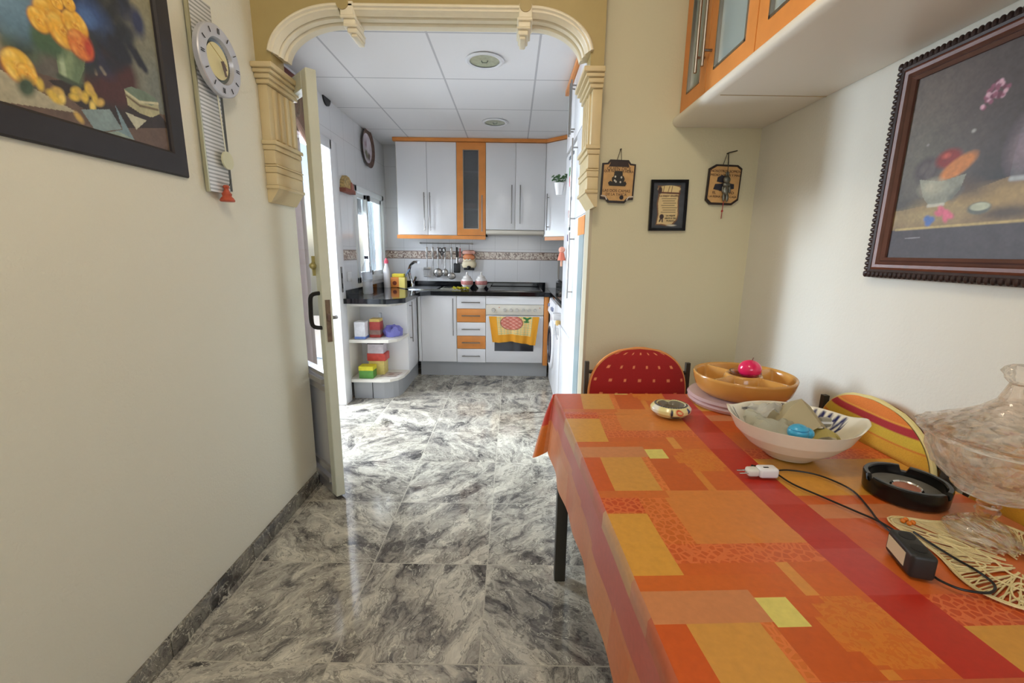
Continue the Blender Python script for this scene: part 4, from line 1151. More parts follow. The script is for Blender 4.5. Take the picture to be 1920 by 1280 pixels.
P = lambda x, y: on_x(x, y, XL + .008)
cv.a[:] = lin((92, 92, 84))
cv.ell(1.35, 1.9, .16, .34, (150, 142, 110), .6); cv.ell(1.40, 1.70, .12, .16, (112, 118, 114), .7, 0, .8); cv.ell(.85, 1.8, .3, .2, (112, 100, 92), .8, 0, .7)
cv.poly([(ya, 1.60), (yb, 1.635), (yb, za), (ya, za)], (104, 84, 72))
cv.poly([P(120, 150), P(215, 170), P(300, 215), P(320, 240), P(240, 240), P(150, 200), P(90, 150)], (44, 38, 38), .9)
cv.poly([P(-120, 60), P(0, 130), P(135, 205), P(147, 212), P(20, 193), P(-120, 170)], (172, 164, 138))
cv.poly([P(-60, 40), P(0, 60), P(45, 100), P(30, 108), P(-60, 100)], (156, 142, 118))
# dark jug and leaves
cv.ell(*P(198, 128), .095, .085, (78, 44, 42), .15); cv.ell(*P(198, 90), .05, .05, (66, 42, 44), .3)
cv.line(P(178, 130), P(180, 138), .004, (230, 200, 160)); cv.line(P(190, 128), P(196, 137), .005, (236, 214, 170))
rr = random.Random(5)
for k in range(70):
    x, y = rr.uniform(120, 265), rr.uniform(-30, 118)
    if x > 236: continue
    cv.ell(*P(x, y), rr.uniform(.02, .045), rr.uniform(.012, .03), rr.choice([(40, 44, 52), (36, 40, 50), (52, 58, 60), (44, 52, 74)]), .4, rr.uniform(0, 3), .8)
for k in range(26):
    x, y = rr.uniform(20, 130), rr.uniform(10, 110)
    cv.ell(*P(x, y), rr.uniform(.015, .035), rr.uniform(.008, .02), rr.choice([(70, 84, 66), (84, 100, 78), (50, 60, 50)]), .4, rr.uniform(0, 3), .7)
cv.ell(*P(170, 25), .045, .03, (60, 84, 130), .6); cv.ell(*P(162, 32), .02, .018, (84, 116, 170), .6); cv.ell(*P(258, 42), .022, .035, (52, 60, 90), .4)
for a, b in ((240, 110), (262, 120), (272, 130), (225, 105)):
    cv.line(P(a - 18, b - 32), P(a, b), .010, (40, 42, 54))
cv.ell(*P(15, 12), .06, .05, (90, 124, 146), .6); cv.ell(*P(0, -10), .07, .05, (110, 140, 160), .6)
# green vase
cv.poly([P(101, 80), P(162, 92), P(158, 130), P(146, 160), P(112, 144)], (124, 142, 108)); cv.line(P(112, 92), P(120, 142), .006, (170, 184, 150), .9)
cv.line(P(150, 100), P(146, 152), .012, (92, 112, 84), .7); cv.line(P(111, 143), P(145, 160), .006, (70, 82, 66))
for p in ((90, 70), (80, 62), (104, 84), (76, 76)): cv.ell(*P(*p), .02, .026, (74, 100, 74), .4)
YR = ((232, 176, 62), (196, 118, 36), (246, 206, 100))
for p, r_ in (((92, 28), .037), ((73, 38), .026), ((118, 58), .040), ((141, 48), .034), ((128, 6), .018), ((106, 4), .016), ((60, 10), .0)):
    if r_: cv.rose(*P(*p), r_, *YR)
cv.rose(*P(151, 86), .034, (226, 132, 64), (180, 72, 40), (240, 164, 88)); cv.ell(*P(166, 90), .012, .022, (196, 74, 52), .5)
cv.rose(*P(35, 125), .036, (236, 190, 70), (206, 126, 40), (248, 214, 112)); cv.rose(*P(52, 140), .022, *YR)
cv.ell(*P(50, 163), .022, .016, (66, 84, 66), .4, 1)
for p in ((75, 158), (98, 175), (116, 184), (108, 170), (104, 186), (142, 170), (152, 178), (165, 168), (172, 174), (140, 182), (178, 186), (188, 192), (160, 182), (174, 200), (148, 220), (170, 166)):
    cv.ell(*P(*p), .013, .008, rr.choice([(220, 186, 80), (232, 204, 110), (206, 170, 90)]), .4, rr.uniform(0, 3))
# envelopes and box
cv.poly([P(152, 205), P(206, 205), P(229, 242), P(181, 248)], (132, 150, 150)); cv.poly([P(190, 250), P(230, 243), P(215, 195), P(252, 262)], (122, 146, 152))
cv.poly([P(235, 210), P(275, 226), P(256, 243)], (186, 184, 160)); cv.poly([P(190, 248), P(222, 246), P(252, 262)], (150, 164, 150))
cv.poly([P(233, 166), P(240, 197), P(262, 212), P(285, 220), P(299, 214), P(296, 192)], (178, 172, 134))
cv.poly([P(233, 166), P(246, 162), P(270, 171), P(291, 184), P(296, 193), P(284, 198), P(262, 191), P(243, 180)], (112, 128, 110))
cv.line(P(236, 178), P(262, 198), .003, (112, 98, 76)); cv.line(P(262, 198), P(296, 206), .003, (112, 98, 76)); cv.line(P(236, 172), P(262, 191), .003, (206, 200, 164)); cv.line(P(262, 191), P(296, 194), .003, (206, 200, 164))
cv.noise(.22, 2, 3)
cv.build('canvas', lambda x, y: (XL + .008, x, y), PAINT, T_L)

# right painting, leaning forward a touch
T_R = thing('framed_painting', 'dark still life with fruit bowl in a carved reddish frame on the right wall', 'painting', (XR, 1.0, 1.2))
ya, yb, za, zb = .60, 1.272, 1.250, 1.712
X0 = XR - .002
FRD = mat('dark_carved_wood', (52, 34, 30), .4, noise=.3, nscale=30); FRR = mat('red_brown_wood', (112, 64, 46), .35, noise=.2, nscale=20)
bm = new_bm(); frame_bars(bm, ya, yb, za, zb, 0, [(.034, X0), (.034, X0 - .022), (.040, X0 - .024), (.054, X0 - .018), (.058, X0 - .012), (.058, X0)])
obj('outer_frame', bm, FRD, T_R, True, flat=20)
bm = new_bm(); frame_bars(bm, ya, yb, za, zb, 0, [(.016, X0), (.016, X0 - .018), (.020, X0 - .022), (.028, X0 - .024), (.035, X0 - .020), (.035, X0)])
obj('inner_frame', bm, FRR, T_R, True, flat=20)
bm = new_bm(); frame_bars(bm, ya, yb, za, zb, 0, [(0, X0), (0, X0 - .014), (.008, X0 - .020), (.012, X0 - .016), (.018, X0 - .022), (.018, X0)])
obj('slip', bm, mat('brown_slip', (96, 62, 52), .35, noise=.2), T_R, True, flat=20)
bm = new_bm()
ln = lambda a, b, n: [a + (b - a) * k / n for k in range(n + 1)]
for y in ln(ya - .05, yb + .05, 52):
    for z in (za - .048, zb + .048): add_sphere(bm, (X0 - .020, y, z), .009, (.7, .75, 1.1), 8)
for z in ln(za - .045, zb + .045, 40):
    for y in (ya - .048, yb + .048): add_sphere(bm, (X0 - .020, y, z), .009, (.7, 1.1, .75), 8)
obj('carved_beading', bm, FRD, T_R, True)
cv = Canvas(400, 280, ya, yb, za, zb)
P = lambda x, y: on_x(x, y, XR - .010)
cv.a[:] = lin((44, 40, 40))
cv.ell(*P(1760, 210), .16, .14, (122, 108, 100), .8, 0, .95); cv.ell(*P(1740, 280), .09, .12, (112, 108, 96), .8, 0, .8); cv.ell(*P(1860, 170), .10, .10, (76, 64, 64), .9, 0, .7)
cv.poly([P(1690, 395), P(1760, 380), P(1920, 320), (ya, P(1920, 320)[1]), (ya, za), (yb, za), (yb, P(1690, 395)[1])], (130, 108, 76))
cv.ell(*P(1850, 370), .12, .022, (168, 142, 90), .8); cv.ell(*P(1740, 405), .09, .02, (160, 140, 96), .8); cv.ell(*P(1800, 350), .06, .02, (90, 72, 56), .8, .3)
e0 = P(1680, 432); e1 = P(1920, 414)
cv.poly([e0, e1, (ya, e1[1] + .0), (ya, za), (yb, za), (yb, e0[1])], (66, 58, 62))
cv.line(P(1680, 431), P(1920, 413), .003, (190, 168, 110), .8)
cv.ell(*P(1885, 398), .05, .012, (80, 66, 50), .6)
# bowl
cv.ell(*P(1738, 318), .034, .03, (70, 60, 60), .3); 
for p in ((1728, 320), (1735, 312), (1745, 322), (1750, 310), (1740, 328)): cv.ell(*P(*p), .010, .011, (96, 86, 84), .4)
cv.ell(*P(1779, 297), .032, .022, (140, 40, 34), .25); cv.ell(*P(1775, 292), .010, .006, (200, 90, 70), .6)
cv.ell(*P(1796, 312), .045, .020, (204, 128, 62), .2, -.5)
cv.poly([P(1724, 337), P(1765, 340), P(1812, 325), P(1800, 355), P(1785, 372), P(1765, 384), P(1742, 386), P(1730, 370)], (136, 138, 124))
cv.ell(*P(1748, 352), .03, .018, (186, 182, 160), .6, 0, .8); cv.line(P(1740, 386), P(1768, 383), .004, (190, 186, 170)); cv.line(P(1800, 355), P(1785, 372), .01, (84, 84, 80), .6)
cv.ell(*P(1835, 390), .026, .014, (92, 96, 88), .15); cv.ell(*P(1837, 387), .022, .009, (178, 184, 160), .15)
for p in ((1765, 393), (1760, 400), (1772, 408), (1780, 404), (1772, 398)): cv.ell(*P(*p), .012, .007, (212, 104, 128), .4, random.uniform(0, 3))
for p in ((1740, 418), (1746, 412), (1738, 410)): cv.ell(*P(*p), .009, .008, (72, 104, 168), .4)
for k in range(34):
    t_ = rr.random(); x, y = 1848 + 40 * t_ + rr.uniform(-8, 8), 192 - 36 * t_ + rr.uniform(-12, 12)
    cv.ell(*P(x, y), .005, .005, rr.choice([(150, 88, 110), (116, 60, 80), (214, 170, 186)]), .4)
cv.ell(*P(1826, 245), .005, .004, (170, 166, 160), .5); cv.ell(*P(1740, 272), .004, .003, (150, 146, 140), .5)
cv.poly([P(1892, 338), P(1900, 300), P(1915, 240), (ya + .05, P(1915, 200)[1]), (ya + .05, P(1910, 335)[1])], (78, 84, 88)); cv.ell(*P(1925, 270), .03, .05, (150, 130, 142), .6, 0, .8)
cv.line(P(1896, 335), P(1925, 332), .005, (170, 176, 180)); cv.ell(.72, 1.62, .08, .06, (112, 74, 88), .8, 0, .6)
cv.line(P(1697, 447), P(1724, 445), .0012, (150, 146, 150), .8)
cv.noise(.25, 4, 3)
cv.build('canvas', lambda x, y: (XR - .010, x, y), PAINT, T_R)

# wall clock
CX = XL
t = thing('wall_clock', 'pendulum wall clock with silver ring dial on a long ribbed glass panel', 'clock', (XL, 1.6, 1.45))
bm = new_bm(); add_box(bm, CX + .010, CX + .020, 1.545, 1.655, 1.440, 2.045, bev=.002); obj('glass_panel', bm, grid_mat('ribbed_clock_panel', (214, 214, 214), (158, 160, 158), 1, 1, .0125, 'Z', w=.0028, rough=.15), t, True)
bm = new_bm(); add_box(bm, CX + .008, CX + .021, 1.540, 1.546, 1.437, 2.05, bev=.001); obj('metal_edge', bm, mat('champagne_metal', (186, 184, 158), .3, .7), t, True)
bm = new_bm(); add_box(bm, CX + .002, CX + .009, 1.60, 1.685, 1.455, 1.98); obj('dark_backing', bm, mat('dark_grey_backing', (78, 80, 76), .3), t)
CC = (1.622, 1.866); XC = CX + .055
rotc = Matrix.Translation((XC, CC[0], CC[1])) @ Matrix.Rotation(R(90), 4, 'Y')
bm = new_bm(); add_lathe(bm, [(.070, -.020), (.105, -.020), (.109, -.016), (.109, -.002), (.106, .001), (.070, .001), (.066, -.012)], (0, 0, 0), 56, mtx=rotc); dial = obj('dial_ring', bm, mat('silver_dial', (200, 200, 206), .3, .35), t, True)
bm = new_bm(); add_lathe(bm, [(.050, -.017), (.058, -.016), (.066, -.012), (.071, .0)], (0, 0, 0), 48, mtx=rotc); obj('dial_rim', bm, mat('grey_dial_rim', (120, 128, 132), .3, .5), t, True)
bm = new_bm(); add_lathe(bm, [(0, -.010), (.055, -.010)], (0, 0, 0), 48, mtx=rotc); obj('dial_face', bm, mat('ivory_dial', (226, 214, 160), .35), t, True)
bm = new_bm()
for k in range(12):
    a = k * math.pi / 6; L0 = .082; L1 = .098
    for off in ((-.003, .003) if k in (0, 3, 6, 9) else (0,)):
        dy, dz = math.sin(a), math.cos(a)
        add_cyl(bm, (XC + .003, CC[0] + dy * L0 + dz * off, CC[1] + dz * L0 - dy * off), (XC + .003, CC[0] + dy * L1 + dz * off, CC[1] + dz * L1 - dy * off), .0013, seg=6)
obj('hour_marks', bm, BLACKM, dial)
bm = new_bm(); a = R(158); add_cyl(bm, (XC + .004, CC[0], CC[1]), (XC + .004, CC[0] + .045 * math.sin(a), CC[1] + .045 * math.cos(a)), .0035, seg=6); obj('minute_hand', bm, mat('grey_hand', (110, 96, 92), .4), t)
bm = new_bm(); a = R(150); add_cyl(bm, (XC + .006, CC[0], CC[1]), (XC + .006, CC[0] + .028 * math.sin(a), CC[1] + .028 * math.cos(a)), .0045, seg=6); obj('hour_hand', bm, mat('grey_hand_b', (110, 96, 92), .4), t)
bm = new_bm(); a = R(-62); add_cyl(bm, (XC + .008, CC[0] - .02 * math.sin(a), CC[1] - .02 * math.cos(a)), (XC + .008, CC[0] + .07 * math.sin(a), CC[1] + .07 * math.cos(a)), .0009, seg=6); obj('second_hand', bm, mat('gilt_hand', (190, 160, 90), .3, .8), t)
bm = new_bm()
add_cyl(bm, (CX + .035, 1.628, 1.58), (CX + .035, 1.616, 1.775), .0022, seg=6); pend = obj('pendulum_rod', bm, mat('pale_rod', (206, 200, 176), .3, .5), t)
bm = new_bm(); add_cyl(bm, (CX + .032, 1.632, 1.553), (CX + .038, 1.632, 1.553), .030, seg=36); obj('pendulum_bob', bm, mat('ivory_bob', (220, 216, 180), .3, .3), pend, True)
t = thing('hanging_bell', 'small red clay bell hanging at the foot of the clock', 'bell', (XL, 1.66, 1.43))
by, bz = on_x(427, 378, XL + .03); bc = (XL + .03, by, bz)
bm = new_bm(); add_lathe(bm, [(0, 0), (.022, 0), (.024, .004), (.020, .012), (.014, .018), (.016, .026), (.010, .034), (.007, .044), (.011, .050), (.007, .056), (0, .057)], bc, 24); obj('bell_body', bm, mat('red_clay', (184, 84, 58), .5, noise=.2, nscale=80), t, True)
bm = new_bm(); add_tube(bm, [(bc[0], bc[1] + .006, bz + .05), (bc[0], bc[1] + .022, bz + .06), (bc[0], bc[1] + .030, bz + .08)], .0014, 6, 4); obj('wire', bm, DARKMET, t, True)

# plaques on the far wall
def plaque(name, label, cx, cz, w, h, tilt, style):
    Y0 = YB - .004
    t = thing(name, label, 'plaque', (cx, YB, cz), 'dark bordered plaques on the dining wall')
    def T(p):
        ca, sa = math.cos(tilt), math.sin(tilt)
        return (cx + p[0] * ca - p[1] * sa, cz + p[0] * sa + p[1] * ca)
    W, H = w / 2, h / 2
    if style == 1:
        out = [(-W, -H + .010), (-W * .66, -H + .008), (-W * .50, -H - .006), (W * .50, -H - .006), (W * .66, -H + .008), (W, -H + .010), (W, H - .012), (W * .70, H - .010), (W * .55, H + .004), (-W * .55, H + .004), (-W * .70, H - .010), (-W, H - .012)]
    else:
        out = [(-W, -H + .018), (-W * .72, -H), (W * .62, -H), (W, -H + .022), (W, H - .014), (W * .72, H), (-W * .60, H), (-W, H - .018)]
    bm = new_bm(); add_prism(bm, [T(p) for p in out], Y0, Y0 - .010); obj('dark_border', bm, mat('dark_plaque_edge', (40, 28, 24), .4), t)
    inn = [(p[0] * .90, p[1] * .90) for p in out]
    bm = new_bm(); add_prism(bm, [T(p) for p in inn], Y0 - .010, Y0 - .0125); face = obj('tan_face', bm, mat('tan_plaque', (202, 160, 104), .5, noise=.12, nscale=40), t)
    yf = Y0 - .013
    rt = (math.cos(tilt), 0, math.sin(tilt)); up = (-math.sin(tilt), 0, math.cos(tilt))
    DK = mat('plaque_ink', (62, 34, 24), .5)
    def tx(s, u, v, sz, sxx=1.0):
        p = T((u, v)); text_obj('lettering', s, sz, DK, t, (p[0], yf, p[1]), rt, up, sx=sxx)
    if style == 1:
        for side in (-1, 1):
            bm = new_bm(); add_tube(bm, [(*T((side * W * .97, -H + .022))[:1], yf, T((side * W * .97, -H + .022))[1]), (T((side * W * .72, -H + .020))[0], yf, T((side * W * .72, -H + .020))[1]), (T((side * W * .60, -H + .006))[0], yf, T((side * W * .60, -H + .006))[1])], .003, 6, 4)
            obj('white_scroll', bm, mat('scroll_white', (210, 200, 190), .4), t, True)
        bm = new_bm(); add_prism(bm, [T(p) for p in ((-W * .62, H - .026), (W * .62, H - .026), (W * .50, H - .004), (-W * .50, H - .004))], Y0 - .012, Y0 - .0132); obj('dark_header', bm, mat('header_brown', (48, 30, 24), .45), t)
        tx('QUIEN DICE', 0, H * .60, .019); tx('QUE NO ES LA HORA', 0, H * .47, .0135)
        tx('LAS DOS CAMAS', -.004, -H * .48, .0165); tx('DE LA TASCA', -.004, -H * .66, .0155)
        # dark hat-like figure
        bm = new_bm()
        sil = [(-.036, -.022), (.034, -.022), (.040, -.012), (.034, -.002), (.026, -.006), (.030, .008), (.024, .020), (.020, .020), (.018, .040), (-.016, .040), (-.018, .018), (-.026, .012), (-.026, .002), (-.022, -.006), (-.034, -.002), (-.042, -.010)]
        add_prism(bm, [T((p[0] - .002, p[1] + .002)) for p in sil], Y0 - .0125, Y0 - .016); obj('figure', bm, mat('figure_dark', (38, 34, 28), .5), t)
        bm = new_bm()
        for (u, v) in ((-.014, .018), (.013, .016), (-.016, .002), (-.010, -.003), (.010, -.004)):
            p = T((u, v)); add_sphere(bm, (p[0], Y0 - .016, p[1]), .004, (1, .3, 1.2), 8)
        obj('white_marks', bm, mat('figure_white', (200, 196, 186), .5), t)
        bm = new_bm(); p = T((W * .28, -H * .80)); add_cyl(bm, (p[0], Y0 - .0125, p[1]), (p[0], Y0 - .015, p[1]), .009, seg=14); obj('emblem', bm, mat('emblem_dark', (34, 24, 26), .5), t)
    else:
        tx('NOSOTROS SOMOS', 0, H * .66, .0145); tx('MEDIO LOCOS Y MAS', 0, H * .47, .0135)
        tx('EL', -W * .55, -H * .40, .016); tx('YO', W * .50, -H * .40, .016); tx('LA REINA DE LA CASA', 0, -H * .60, .0125)
        bm = new_bm()
        # seated figure: tilted hat, square shoulder, folded arm
        for pts_ in ([(-.034, .012), (-.006, .008), (.012, .020), (.008, .034), (-.016, .040), (-.032, .030)],
                     [(-.046, -.020), (-.020, -.024), (-.010, .004), (-.040, .002)], [(-.020, -.026), (.026, -.026), (.020, .006), (-.012, .006)],
                     [(.018, -.020), (.044, -.016), (.042, .004), (.020, .006)]):
            add_prism(bm, [T(p) for p in pts_], Y0 - .0125, Y0 - .016)
        obj('figure', bm, mat('figure_navy', (36, 36, 50), .5, noise=.3), t)
    tp = T((0, H)); 
    bm = new_bm(); tx_, tz_ = tp[0] + .004, tp[1] + .048
    add_tube(bm, [(tp[0] - .012, Y0 - .005, tp[1] - .002), (tx_ - .002, Y0 - .004, tz_ - .002), (tx_, Y0 - .004, tz_), (tx_ + .002, Y0 - .004, tz_ - .002), (tp[0] + .010, Y0 - .005, tp[1] - .002)], .0012, 6); obj('hanging_cord', bm, DARKMET, t, True)
    bm = new_bm(); 
    if style == 1: add_cyl(bm, (tx_, YB - .001, tz_), (tx_, YB - .012, tz_), .0035, seg=8)
    else: add_tube(bm, [(tx_, YB - .001, tz_), (tx_, YB - .02, tz_), (tx_ + .034, YB - .022, tz_ + .008)], .0028, 6)
    obj('nail', bm, DARKMET, t)
    return t, T
plaque('wall_plaque', 'tan plaque with a dark seated figure, hanging beside the arch', .4605, 1.565, .148, .172, R(-1.5), 1)
t2, T2 = plaque('wall_plaque', 'tan plaque with a metal pendant dangling over it, by the wall corner', .932, 1.556, .146, .170, R(-1.5), 2)
# pendant hanging over the second plaque
t = thing('hanging_pendant', 'pewter figure pendant with red cord dangling in front of the right plaque', 'pendant', (.935, YB - .03, 1.62))
PW = mat('pewter', (112, 112, 104), .35, .7, noise=.3, nscale=60)
bm = new_bm()
for (u, v, r_, s) in ((.936, 1.575, .016, (1, .5, 1)), (.937, 1.555, .014, (1.2, .5, .8)), (.937, 1.530, .015, (1, .5, 1.5)), (.930, 1.502, .007, (1, .6, 2.6)), (.945, 1.500, .007, (1, .6, 2.6)), (.922, 1.535, .006, (.8, .6, 2.4)), (.953, 1.535, .006, (.8, .6, 2.4)), (.932, 1.600, .006, (.7, .5, 1.6)), (.940, 1.600, .006, (.7, .5, 1.6))):
    add_sphere(bm, (u, YB - .030, v), r_, s, 12)
obj('pendant_figure', bm, PW, t, True)
bm = new_bm(); add_tube(bm, [(.936, YB - .030, 1.604), (.937, YB - .028, 1.65), (.935, YB - .024, 1.684)], .0012, 6); obj('cord', bm, DARKMET, t)
bm = new_bm(); add_tube(bm, [(.932, YB - .030, 1.49), (.930, YB - .028, 1.44), (.929, YB - .028, 1.41)], .0016, 6, 3); add_sphere(bm, (.930, YB - .028, 1.443), .005, seg=8); obj('red_tassel', bm, mat('red_cord', (160, 50, 50), .6), t, True)

# framed scroll between the plaques (hangs tilted)
q = [on_y(1222, 337, YB - .01), on_y(1291, 337, YB - .01), on_y(1285, 433, YB - .01), on_y(1213, 432, YB - .01)]
t = thing('framed_certificate', 'small black framed parchment scroll between the two tan plaques', 'picture', (.70, YB, 1.37))
cxs = sum(p[0] for p in q) / 4; czs = sum(p[1] for p in q) / 4; tl = R(0.8)
def TS(u, v):
    return (cxs + u * math.cos(tl) - v * math.sin(tl), czs + u * math.sin(tl) + v * math.cos(tl))
W, H = .083, .110
bm = new_bm()
for (a, b, c, d_) in ((-W, -W + .012, -H, H), (W - .012, W, -H, H), (-W + .012, W - .012, -H, -H + .012), (-W + .012, W - .012, H - .012, H)):
    add_prism(bm, [TS(a, c), TS(b, c), TS(b, d_), TS(a, d_)], YB - .003, YB - .017)
obj('frame', bm, BLACK, t)
cv = Canvas(130, 170, -W + .011, W - .011, -H + .011, H - .011); cv.a[:] = lin((58, 62, 70)); cv.noise(.5, 11, 12)
def jag(a): return a
cv.poly([(-.052, -.085), (-.046, -.04), (-.052, .01), (-.044, .06), (-.052, .085), (.050, .085), (.050, .06), (.046, .02), (.050, -.04), (.046, -.062), (.026, -.085), (0, -.090), (-.03, -.084)], (120, 84, 56))
cv.poly([(-.047, -.080), (-.041, -.04), (-.046, .01), (-.039, .06), (-.045, .080), (.046, .080), (.045, .06), (.041, .02), (.045, -.04), (.040, -.060), (.022, -.080), (0, -.084), (-.026, -.079)], (214, 190, 140))
cv.ell(0, .071, .050, .015, (222, 198, 142), .08); cv.line((-.045, .056), (.048, .052), .0035, (92, 48, 34)); cv.ell(-.040, .066, .009, .016, (60, 34, 30), .2)
for k in range(7): cv.line((-.030 + (k % 3) * .004, .030 - k * .0098), (.034 - (k % 2) * .006 + (.006 if k in (4, 5) else 0), .030 - k * .0098), .0013, (70, 62, 50), .9)
cv.ell(-.026, -.048, .010, .011, (52, 32, 34), .15); cv.line((-.029, -.055), (-.034, -.068), .003, (52, 32, 34)); cv.line((-.023, -.055), (-.022, -.070), .003, (52, 32, 34))
cv.ell(.02, -.086, .02, .004, (200, 196, 180), .4)
cv.line((-.022, .083), (-.026, .058), .0012, (96, 50, 40)); cv.line((.002, .083), (-.006, .052), .0012, (96, 50, 40)); cv.line((.014, .083), (.010, .052), .0012, (96, 50, 40))
cv.build('parchment_print', lambda x, y: (TS(x, y)[0], YB - .010, TS(x, y)[1]), PAINT, t)
INK = mat('scroll_ink', (96, 52, 36), .5); INK2 = mat('scroll_ink_dark', (50, 42, 36), .5)
rt = (math.cos(tl), 0, math.sin(tl)); up = (-math.sin(tl), 0, math.cos(tl))
p = TS(.002, .042); text_obj('lettering', 'La mejor abuelita', .0125, INK, t, (p[0], YB - .0112, p[1]), rt, up)
for k, s in enumerate(('LA MEJOR', 'ABUELA DEL', 'MUNDO')):
    p = TS(.014, -.044 - k * .0115); text_obj('lettering', s, .0095, INK2, t, (p[0], YB - .0112, p[1]), rt, up)

# ================================================================== TABLE, CLOTH, CHAIRS
TA = Vector((.166, 1.535, 0)); U = Vector((.99925, .03879, 0)); V = Vector((.03879, -.99925, 0))
TZ = .740; TWU, TLV = .805, 1.105
def tp(u, v, z=TZ): return TA + U * u + V * v + Vector((0, 0, z))
t = thing('dining_table', 'dining table with dark square metal legs under the orange cloth', 'table', tp(.4, .55, 0))
bm = new_bm()
vs = [bm.verts.new(tp(u, v, z)) for z in (TZ - .034, TZ - .004) for (u, v) in ((.005, .005), (TWU - .005, .005), (TWU - .005, TLV - .005), (.005, TLV - .005))]
for f in ((0, 1, 2, 3), (7, 6, 5, 4), (0, 4, 5, 1), (1, 5, 6, 2), (2, 6, 7, 3), (3, 7, 4, 0)): bm.faces.new([vs[i] for i in f])
obj('table_top', bm, WHITE_LAC2, t)
for (u, v) in ((.03, .05), (TWU - .05, .05), (.03, TLV - .07), (TWU - .05, TLV - .07)):
    bm = new_bm(); c0 = tp(u, v, 0)
    add_box(bm, c0.x - .021, c0.x + .021, c0.y - .021, c0.y + .021, .001, TZ - .036, bev=.003); obj('leg', bm, DARKMET, t, True)
# cloth
PER = .508
def shr(v): return .14 * v - .095 * v * v
def pat(u, v):
    """printed patchwork: returns rgb, motif"""
    up_ = u + shr(v); w = (v + .045) % PER; row = int((v + .045) // PER)
    OR = (206, 104, 36)
    if up_ < 0.0:
        return None
    if .395 <= up_ < .482:
        if .20 < w < .26 or w > .46 or .40 < w: return (190, 64, 56), 0
        return (184, 44, 28), 0
    if up_ >= .482:
        if w < .058: return (196, 74, 30), 1
        if w < .148: return ((206, 146, 58) if row else (206, 120, 60)), 0
        if w < .228: return (214, 150, 56), 0
        if w < .262: return (206, 96, 36), 0
        if w < .311: return (206, 128, 82), 0
        if w < .40: return ((204, 90, 34) if up_ < .62 else (206, 124, 80)), 0
        if up_ > .70: return (200, 100, 40), 0
        return (204, 98, 38), 0
    if w < .054 and .217 <= up_ < .266: return (222, 206, 110), 3
    if (w < .045 or w > .492) and up_ < .217: return (204, 132, 84), 0
    if math.hypot((up_ - .345), (w - .062 if w < .3 else w - .062 - PER)) < .062: return (214, 124, 44), 2
    if .037 <= w < .205:
        if up_ < .090: return (204, 88, 28), 0
        if up_ < .196: return (210, 150, 68), 0
        if up_ < .214: return (210, 112, 44), 1
        if up_ < .30: return (200, 92, 34), 0
        if .296 < up_ < .318 and w > .12: return (214, 132, 52), 0
        return (206, 100, 38), 0
    if .205 <= w < .233 and up_ < .2: return (208, 108, 44), 0
    if .233 <= w < .286 and up_ < .132: return (198, 74, 30), 1
    if .290 <= w < .459 and up_ < .132: return (216, 156, 62), 0
    if .205 <= w < .383:
        if up_ < .19: return (206, 104, 38), 1
        return (214, 130, 60), 0
    if .383 <= w < .432: return (204, 92, 40), 1
    if .431 <= w < .506 and .300 <= up_ < .322: return (218, 146, 66), 3
    if w >= .459: return (208, 102, 36), 0
    return (206, 98, 36), 0
def cloth_color(u, v, drop_u, drop_v, k):
    """k: 0 top, 1 left side, 2 near side, 3 other"""
    if k == 0:
        r = pat(max(0.0001, u), v)
        return r if r else ((206, 104, 36), 0)
    if k == 1:
        d = drop_u; w = (v + .045) % PER
        if d < .045:
            if w < .045 or w > .47: return (196, 130, 96), 0
            if w < .20: return (190, 96, 60), 0
            if w < .29: return (192, 84, 50), 0
            return (202, 150, 96), 0
        if .125 < d + .02 * math.sin(v * 6) : pass
        elif True: return (198, 92, 78), 0
        if d < .150: return (214, 124, 72), 0
        if w < .2: return (216, 128, 76), 0
        if w < .4: return (218, 138, 84), 0
        return (214, 116, 60), 0
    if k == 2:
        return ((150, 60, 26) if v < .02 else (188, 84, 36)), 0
    if k == 3:
        return (196, 56, 34) if (drop_v < .13) else (214, 110, 36), 0
    return (206, 104, 40), 0
us = sorted(set([round(x, 4) for x in [0, .055, .090, .132, .19, .196, .214, .217, .266, .296, .30, .318, .322, .395, .482, .62, .70] + [TWU * k / 40 for k in range(41)]]))
vsn = sorted(set([round(x, 4) for x in [k * PER - .045 + w for k in range(3) for w in (0, .037, .045, .054, .058, .148, .12, .2, .205, .228, .233, .26, .262, .286, .29, .311, .383, .40, .432, .431, .459, .46, .492, .506) if 0 <= k * PER - .045 + w <= TLV] + [TLV * k / 55 for k in range(56)]]))
cverts, cfaces, ccols, cmot = [], [], [], []
def vadd(p): cverts.append(tuple(p)); return len(cverts) - 1
def zw(u, v): return TZ + .0006 * math.sin(7 * u + 11 * v) + (.0022 * math.exp(-((v - .20 - .02 * math.sin(9 * u)) / .010) ** 2) + .0016 * math.exp(-((v - .85 + .05 * u) / .012) ** 2) * (1 if .3 < u < .7 else .2))
# pattern lines follow the print shear
def ush(u, v): return min(TWU, max(0.0, u - shr(v))) if 0 < u < TWU else u
idx = {}
for i, u in enumerate(us):
    for j, v in enumerate(vsn):
        idx[i, j] = vadd(tp(ush(u, v), v, zw(u, v)))
for i in range(len(us) - 1):
    for j in range(len(vsn) - 1):
        cfaces.append((idx[i, j], idx[i + 1, j], idx[i + 1, j + 1], idx[i, j + 1]))
        um = (us[i] + us[i + 1]) / 2; vm = (vsn[j] + vsn[j + 1]) / 2
        c, m_ = pat(um, vm - 0) if False else cloth_color(max(um - shr(vm), .0001) if um > .001 else .0001, vm, 0, 0, 0)
        ccols.append(c); cmot.append(m_)
